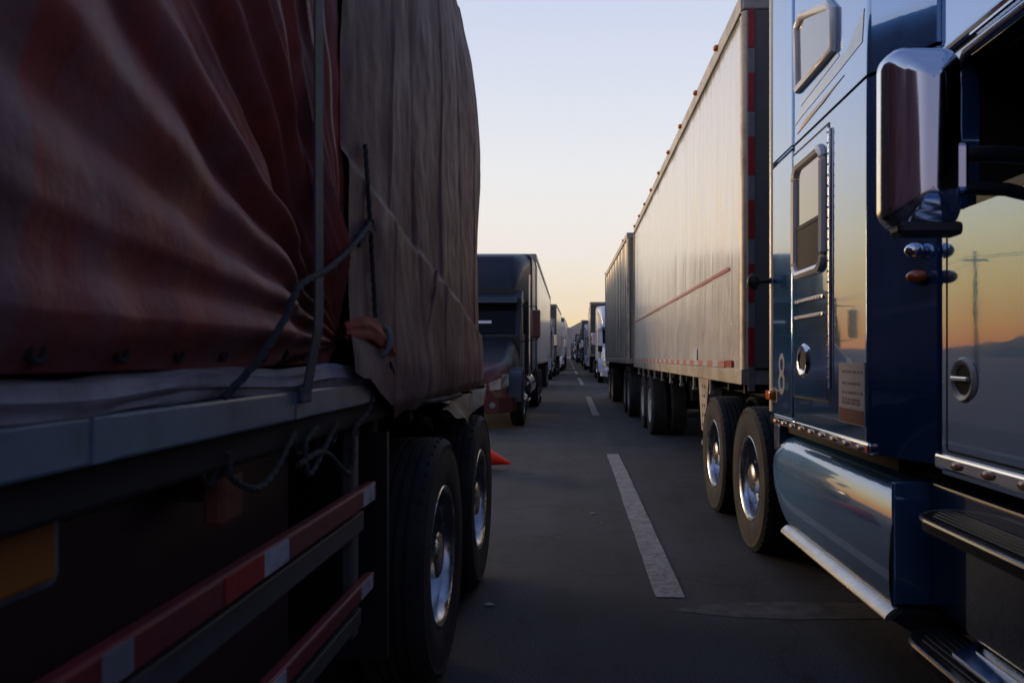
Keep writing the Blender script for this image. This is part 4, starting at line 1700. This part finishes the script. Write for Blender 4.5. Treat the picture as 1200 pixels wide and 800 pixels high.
# end face, gathered at the rear
b.grid(30, 60, lambda u, v: (lambda p, q: (p[0] + (-3.0 - p[0]) * u, p[1] + .05 * math.sin(u * PI) + .02 * math.sin(u * 40), p[2]))(brown_pt(1, v * .9), 0))
M['tarp_brown'] = tarp_mat('brown_tarp', (.22, .135, .122), (.135, .068, .070), (.28, .235, .215), 2.2, .6, (1, 1.2, .7), .8)
M['tarp_brown'].node_tree.nodes['Principled BSDF'].inputs['Specular IOR Level'].default_value = .06
bt = b.build('cargo_tarp', M['tarp_brown'], fix=False)
tag(bt, 'dusty brown-grey tarp hanging over the rear load above the double wheels', 'tarp', 'tarps tied over the load')
for k in range(7):       # eyelets along the hem of the red tarp
    y = .78 + .15 * k
    b = MB()
    x_ = red_x(y, 1.352) + .003
    b.tube([(x_, y + .011 * math.cos(2 * PI * j / 14), 1.355 + .011 * math.sin(2 * PI * j / 14)) for j in range(14)], .004, 6, True)
    b.build('eyelet', M['dark'], rt)
# fallen torn corner of pale sheet under its hem
b = MB()


def torn(u, v):
    y = 3.2 + 1.5 * u
    top_ = 1.15
    h_ = .14 * max(.08, math.sin(u * PI)) * (1 + .5 * noise.noise(Vector((u * 9, 0, 0))))
    return (-.60 + .03 * math.sin(u * 14 + v * 3) + .02 * v, y, top_ - h_ * v)


b.grid(60, 8, torn)
tag(b.build('torn_sheet', tarp_mat('pale_torn_sheet', (.12, .115, .10), (.07, .065, .055), (.05, .045, .04), 9)), 'torn pale sheet hanging below the brown tarp over the wheels', 'tarp')

# white folded sheet lying along the rail under the red tarp
b = MB()


def wsheet(u, v):
    y = -3 + 5.12 * u
    a = PI * (-.5 + v)
    r_ = .027 + .008 * noise.noise(Vector((y * 3, v * 2, 0))) + .006 * noise.noise(Vector((y * 9, v * 4, 4))) + .003 * math.sin(v * 26 + y * 2)
    sag = -.010 * math.sin(y * 5.3) ** 2 + .006 * noise.noise(Vector((y * 1.7, 5, 0)))
    return (-.615 + r_ * .75 * math.cos(a), y, 1.308 + sag + r_ * math.sin(a))


b.grid(260, 12, wsheet)
tag(b.build('folded_sheet', tarp_mat('white_sheet', (.42, .39, .41), (.28, .26, .28), (.16, .14, .14), 5, .6, (1, .6, 3), .9)), 'off-white folded sheet lying along the blue-grey rail under the red tarp', 'tarp')

# orange-red bundle at the end of the rail
b = MB()


def bundle(u, v):
    y = 1.84 + .52 * u
    a = 2 * PI * v
    env = max(0, math.sin(min(1, .04 + u * .96) * PI)) ** .55 * (1 - .25 * math.exp(-((u - .69) / .06) ** 2))
    r_ = (.003 + .036 * env) * (1 + .07 * math.sin(a * 7 + y * 9 + 3 * noise.noise(Vector((y * 6, 0, 0)))) + .40 * noise.noise(Vector((y * 7, math.cos(a) * 1.4, math.sin(a) * 1.4))))
    return (-.585 + r_ * .55 * math.cos(a), y, 1.415 + .015 * math.sin(u * 4) - .055 * u * u + r_ * 1.05 * math.sin(a))


b.grid(50, 28, bundle)
b.m = 0
bb = b.build('tarp_bundle', [tarp_mat('orange_red_cloth', (.42, .055, .03), (.22, .03, .025), (.08, .03, .03), 8, .7), M['tarp_brown']])
tag(bb, 'bunched orange-red cloth tied at the end of the blue-grey rail', 'tarp')
b = MB()
ring_ = [(-.585 + .026 * math.cos(a), 2.20 + .02 * math.sin(a), 1.395 + .044 * math.sin(a)) for a in [2 * PI * k / 20 for k in range(20)]]
b.tube(ring_, .009, 8, True)
b.build('tie_band', tarp_mat('grey_tie', (.22, .23, .24), (.15, .15, .16), (.1, .1, .1), 8), bb)

# strap and ropes
b = MB()
zz = [1.262 + .05 * k for k in range(48)]
vs, fs = [], []
for z in zz:
    X = -.562 - .028 * max(0, min(1, (1.42 - z) / .15))
    for dy_, dx in ((-.024, 0), (-.024, .004), (.024, .004), (.024, 0)):
        vs.append((X + dx, 1.59 + dy_ + .002 * math.sin(z * 2), z))
for k in range(len(zz) - 1):
    for j in range(4):
        fs.append((k * 4 + j, k * 4 + (j + 1) % 4, (k + 1) * 4 + (j + 1) % 4, (k + 1) * 4 + j))
b.add(vs, fs)
b.box(-.60, -.585, 1.56, 1.62, 1.25, 1.285, .004)
tag(b.build('ratchet_strap', mat('strap_webbing', (.075, .08, .088), .7, col2=(.05, .052, .058), nscale=30, bump=.4, bscale=150)), 'grey webbing strap running straight up over the red tarp', 'strap')


def rope(pts, r_, label, n=26, m_=None):
    P_ = []
    for i in range(len(pts) - 1):
        p0 = Vector(pts[max(0, i - 1)]); p1 = Vector(pts[i]); p2 = Vector(pts[i + 1]); p3 = Vector(pts[min(len(pts) - 1, i + 2)])
        for k in range(n):
            t = k / n
            P_.append(.5 * ((2 * p1) + (-p0 + p2) * t + (2 * p0 - 5 * p1 + 4 * p2 - p3) * t * t + (-p0 + 3 * p1 - 3 * p2 + p3) * t ** 3))
    P_.append(Vector(pts[-1]))
    q = MB()
    q.tube(P_, r_, 12)
    ln = 0.0
    for i in range(len(P_)):      # three twisted strands
        if i:
            ln += (P_[i] - P_[i - 1]).length
        for j in range(12):
            v = Vector(q.v[i * 12 + j])
            k_ = 1.0 + .20 * math.cos(3 * (2 * PI * j / 12) - ln / r_ * 1.3)
            q.v[i * 12 + j] = tuple(P_[i] + (v - P_[i]) * k_)
    return tag(q.build('rope', m_ or M['ropem']), label, 'rope', 'ropes on the tarped trailer')


def onp(px, py, X=-.555):
    Y = X * FPX / (px - VX)
    return (X, Y, CH + (VY - py) * Y / FPX)


M['oldrope'] = mat('old_rope', (.05, .048, .045), .85, bump=.8, bscale=200, bdist=.004)
M['ropem'] = mat('dark_rope', (.03, .03, .032), .8, bump=.8, bscale=220, bdist=.004)
rope([onp(262, 466, -.57), onp(300, 425, -.54), onp(333, 375, -.52), onp(352, 335, -.515), onp(385, 315, -.525), onp(412, 290, -.54), onp(434, 262, -.565)], .0062,
     'long black rope slanting up across the red tarp to the brown tarp')
rope([onp(428, 170, -.59), onp(432, 230, -.575), onp(436, 300, -.575), onp(440, 372, -.57)], .006, 'thin black rope hanging straight down the brown tarp to the bundle')
rope([onp(432, 258, -.575), onp(436, 268, -.57), onp(428, 272, -.57), onp(418, 285, -.575)], .012, 'short black knotted rope end at the near edge of the brown tarp')
rope([onp(440, 440, -.60), onp(432, 480, -.60), onp(415, 505, -.61), (-.62, 2.0, 1.03), onp(380, 530, -.61), onp(350, 545, -.61)], .007, 'slack rope looping from the rail end down towards the side guard', m_=M['oldrope'])
rope([onp(395, 495, -.61), onp(378, 530, -.61), onp(362, 556, -.61), onp(358, 520, -.61), onp(372, 500, -.61)], .006, 'grey rope loop hanging under the rail close to the side guard', m_=M['oldrope'])
rope([onp(345, 505, -.61), onp(325, 548, -.61), onp(302, 572, -.61), onp(272, 560, -.61), onp(268, 530, -.61)], .006, 'grey rope loop hanging under the rail near the rusty bracket', m_=M['oldrope'])
rope([onp(512, 318, -.585), onp(510, 335, -.575), onp(507, 355, -.58), onp(498, 395, -.58)], .007, 'faded red cord hanging in the middle of the brown tarp', m_=mat('faded_cord', (.20, .09, .07), .8))
rope([onp(455, 425, -.58), onp(470, 455, -.59), onp(500, 470, -.59), onp(540, 462, -.6)], .010, 'black rope sagging along the lower edge of the brown tarp')

# ------------------------------------------------------------------ traffic cone lying on the road behind the flatbed
cone = thing('traffic_cone', (-1.375, 8.75, 0), 'orange-red traffic cone lying on its side, tip pointing to the lane', 'cone')
b = MB()
ang = math.atan2(.17, .62)


def conept(u, v):
    a = 2 * PI * v
    r_ = .215 * (1 - u) + .006 * u
    return (u * .64, r_ * math.cos(a), r_ * math.sin(a))


b.grid(14, 28, conept)
b.ball((.639, 0, 0), .0065, n=12)
b.v = [(x * math.cos(ang) + z * math.sin(ang) * 1, y, -x * math.sin(ang) * 1 + z * math.cos(ang) + .232) for x, y, z in b.v]
b.build('cone_body', mat('cone_red', (.95, .028, .010), .5, col2=(.88, .024, .010), nscale=7), cone)
b = MB()
b.box(-.03, 0, -.225, .225, -.225, .225, .012)
b.v = [(x * math.cos(ang) + z * math.sin(ang), y, -x * math.sin(ang) + z * math.cos(ang) + .236) for x, y, z in b.v]
b.build('cone_base', M['plastic'], cone)

# small litter on the asphalt
for (px, py, r_) in ((695, 602, .018), (573, 709, .02), (705, 613, .010)):
    Y = CH * FPX / (py - VY)
    b = MB()
    b.ball(((px - VX) * Y / FPX, Y, .006), r_, 1.4, 1.0, .35, 8)
    tag(b.build('pebble', mat('pebble', (.35, .33, .31), .8)), {695: 'pale pebble left of the near lane dash', 573: 'small pebble beside the left double wheels', 705: 'tiny pebble closest to the near lane dash'}[px], 'pebble')

# ------------------------------------------------------------------ roadside poles and wires on the left (seen mirrored in the blue tractor)
PX = [(-24.5, 8), (-25, 50), (-26, 92), (-28, 134)]
for i, (x, y) in enumerate(PX):
    p = thing('utility_pole', (x, y, rise(y) - .05), ['wooden utility pole with crossarm left of the road, nearest the camera', 'wooden utility pole with crossarm left of the road, next beyond the nearest',
              'wooden utility pole with crossarm left of the road, third along', 'wooden utility pole with crossarm left of the road, farthest'][i], 'utility pole', 'utility poles left of the road')
    b = MB()
    b.tube([(0, 0, 0), (0, 0, 8.4)], [.15, .10], 10)
    b.build('pole', M['wood'] if 'wood' in M else M['dark'], p)
    b = MB()
    b.box(-.9, .9, -.06, .06, 7.7, 7.83)
    b.build('crossarm', M['dark'], p)
for s in (-.8, .8):
    pts = []
    for (x0, y0), (x1, y1) in zip(PX, PX[1:]):
        for k in range(10):
            t = k / 10
            pts.append((x0 + (x1 - x0) * t + s, y0 + (y1 - y0) * t, rise(y0 + (y1 - y0) * t) + 7.9 - 1.1 * math.sin(PI * t)))
    b = MB()
    b.tube(pts, .018, 5)
    tag(b.build('power_line', M['black']), 'black wire strung between the roadside poles, %s side of the crossarms' % ('left' if s < 0 else 'right'), 'wire')


# ------------------------------------------------------------------ the air between here and the hills
b = MB()
b.box(-4400, 4400, -400, 5200, -4.5, 420)
hz_ = b.build('haze', M['black'], fix=False)
hm = bpy.data.materials.new('haze_air')
hm.use_nodes = True
hn = hm.node_tree.nodes
hn.remove(hn['Principled BSDF'])
pv = hn.new('ShaderNodeVolumePrincipled')
pv.inputs['Color'].default_value = (.82, .84, .92, 1)
pv.inputs['Density'].default_value = .00005
pv.inputs['Anisotropy'].default_value = .2
hm.node_tree.links.new(pv.outputs[0], hn['Material Output'].inputs['Volume'])
hz_.data.materials[0] = hm
tag(hz_, kind='stuff')
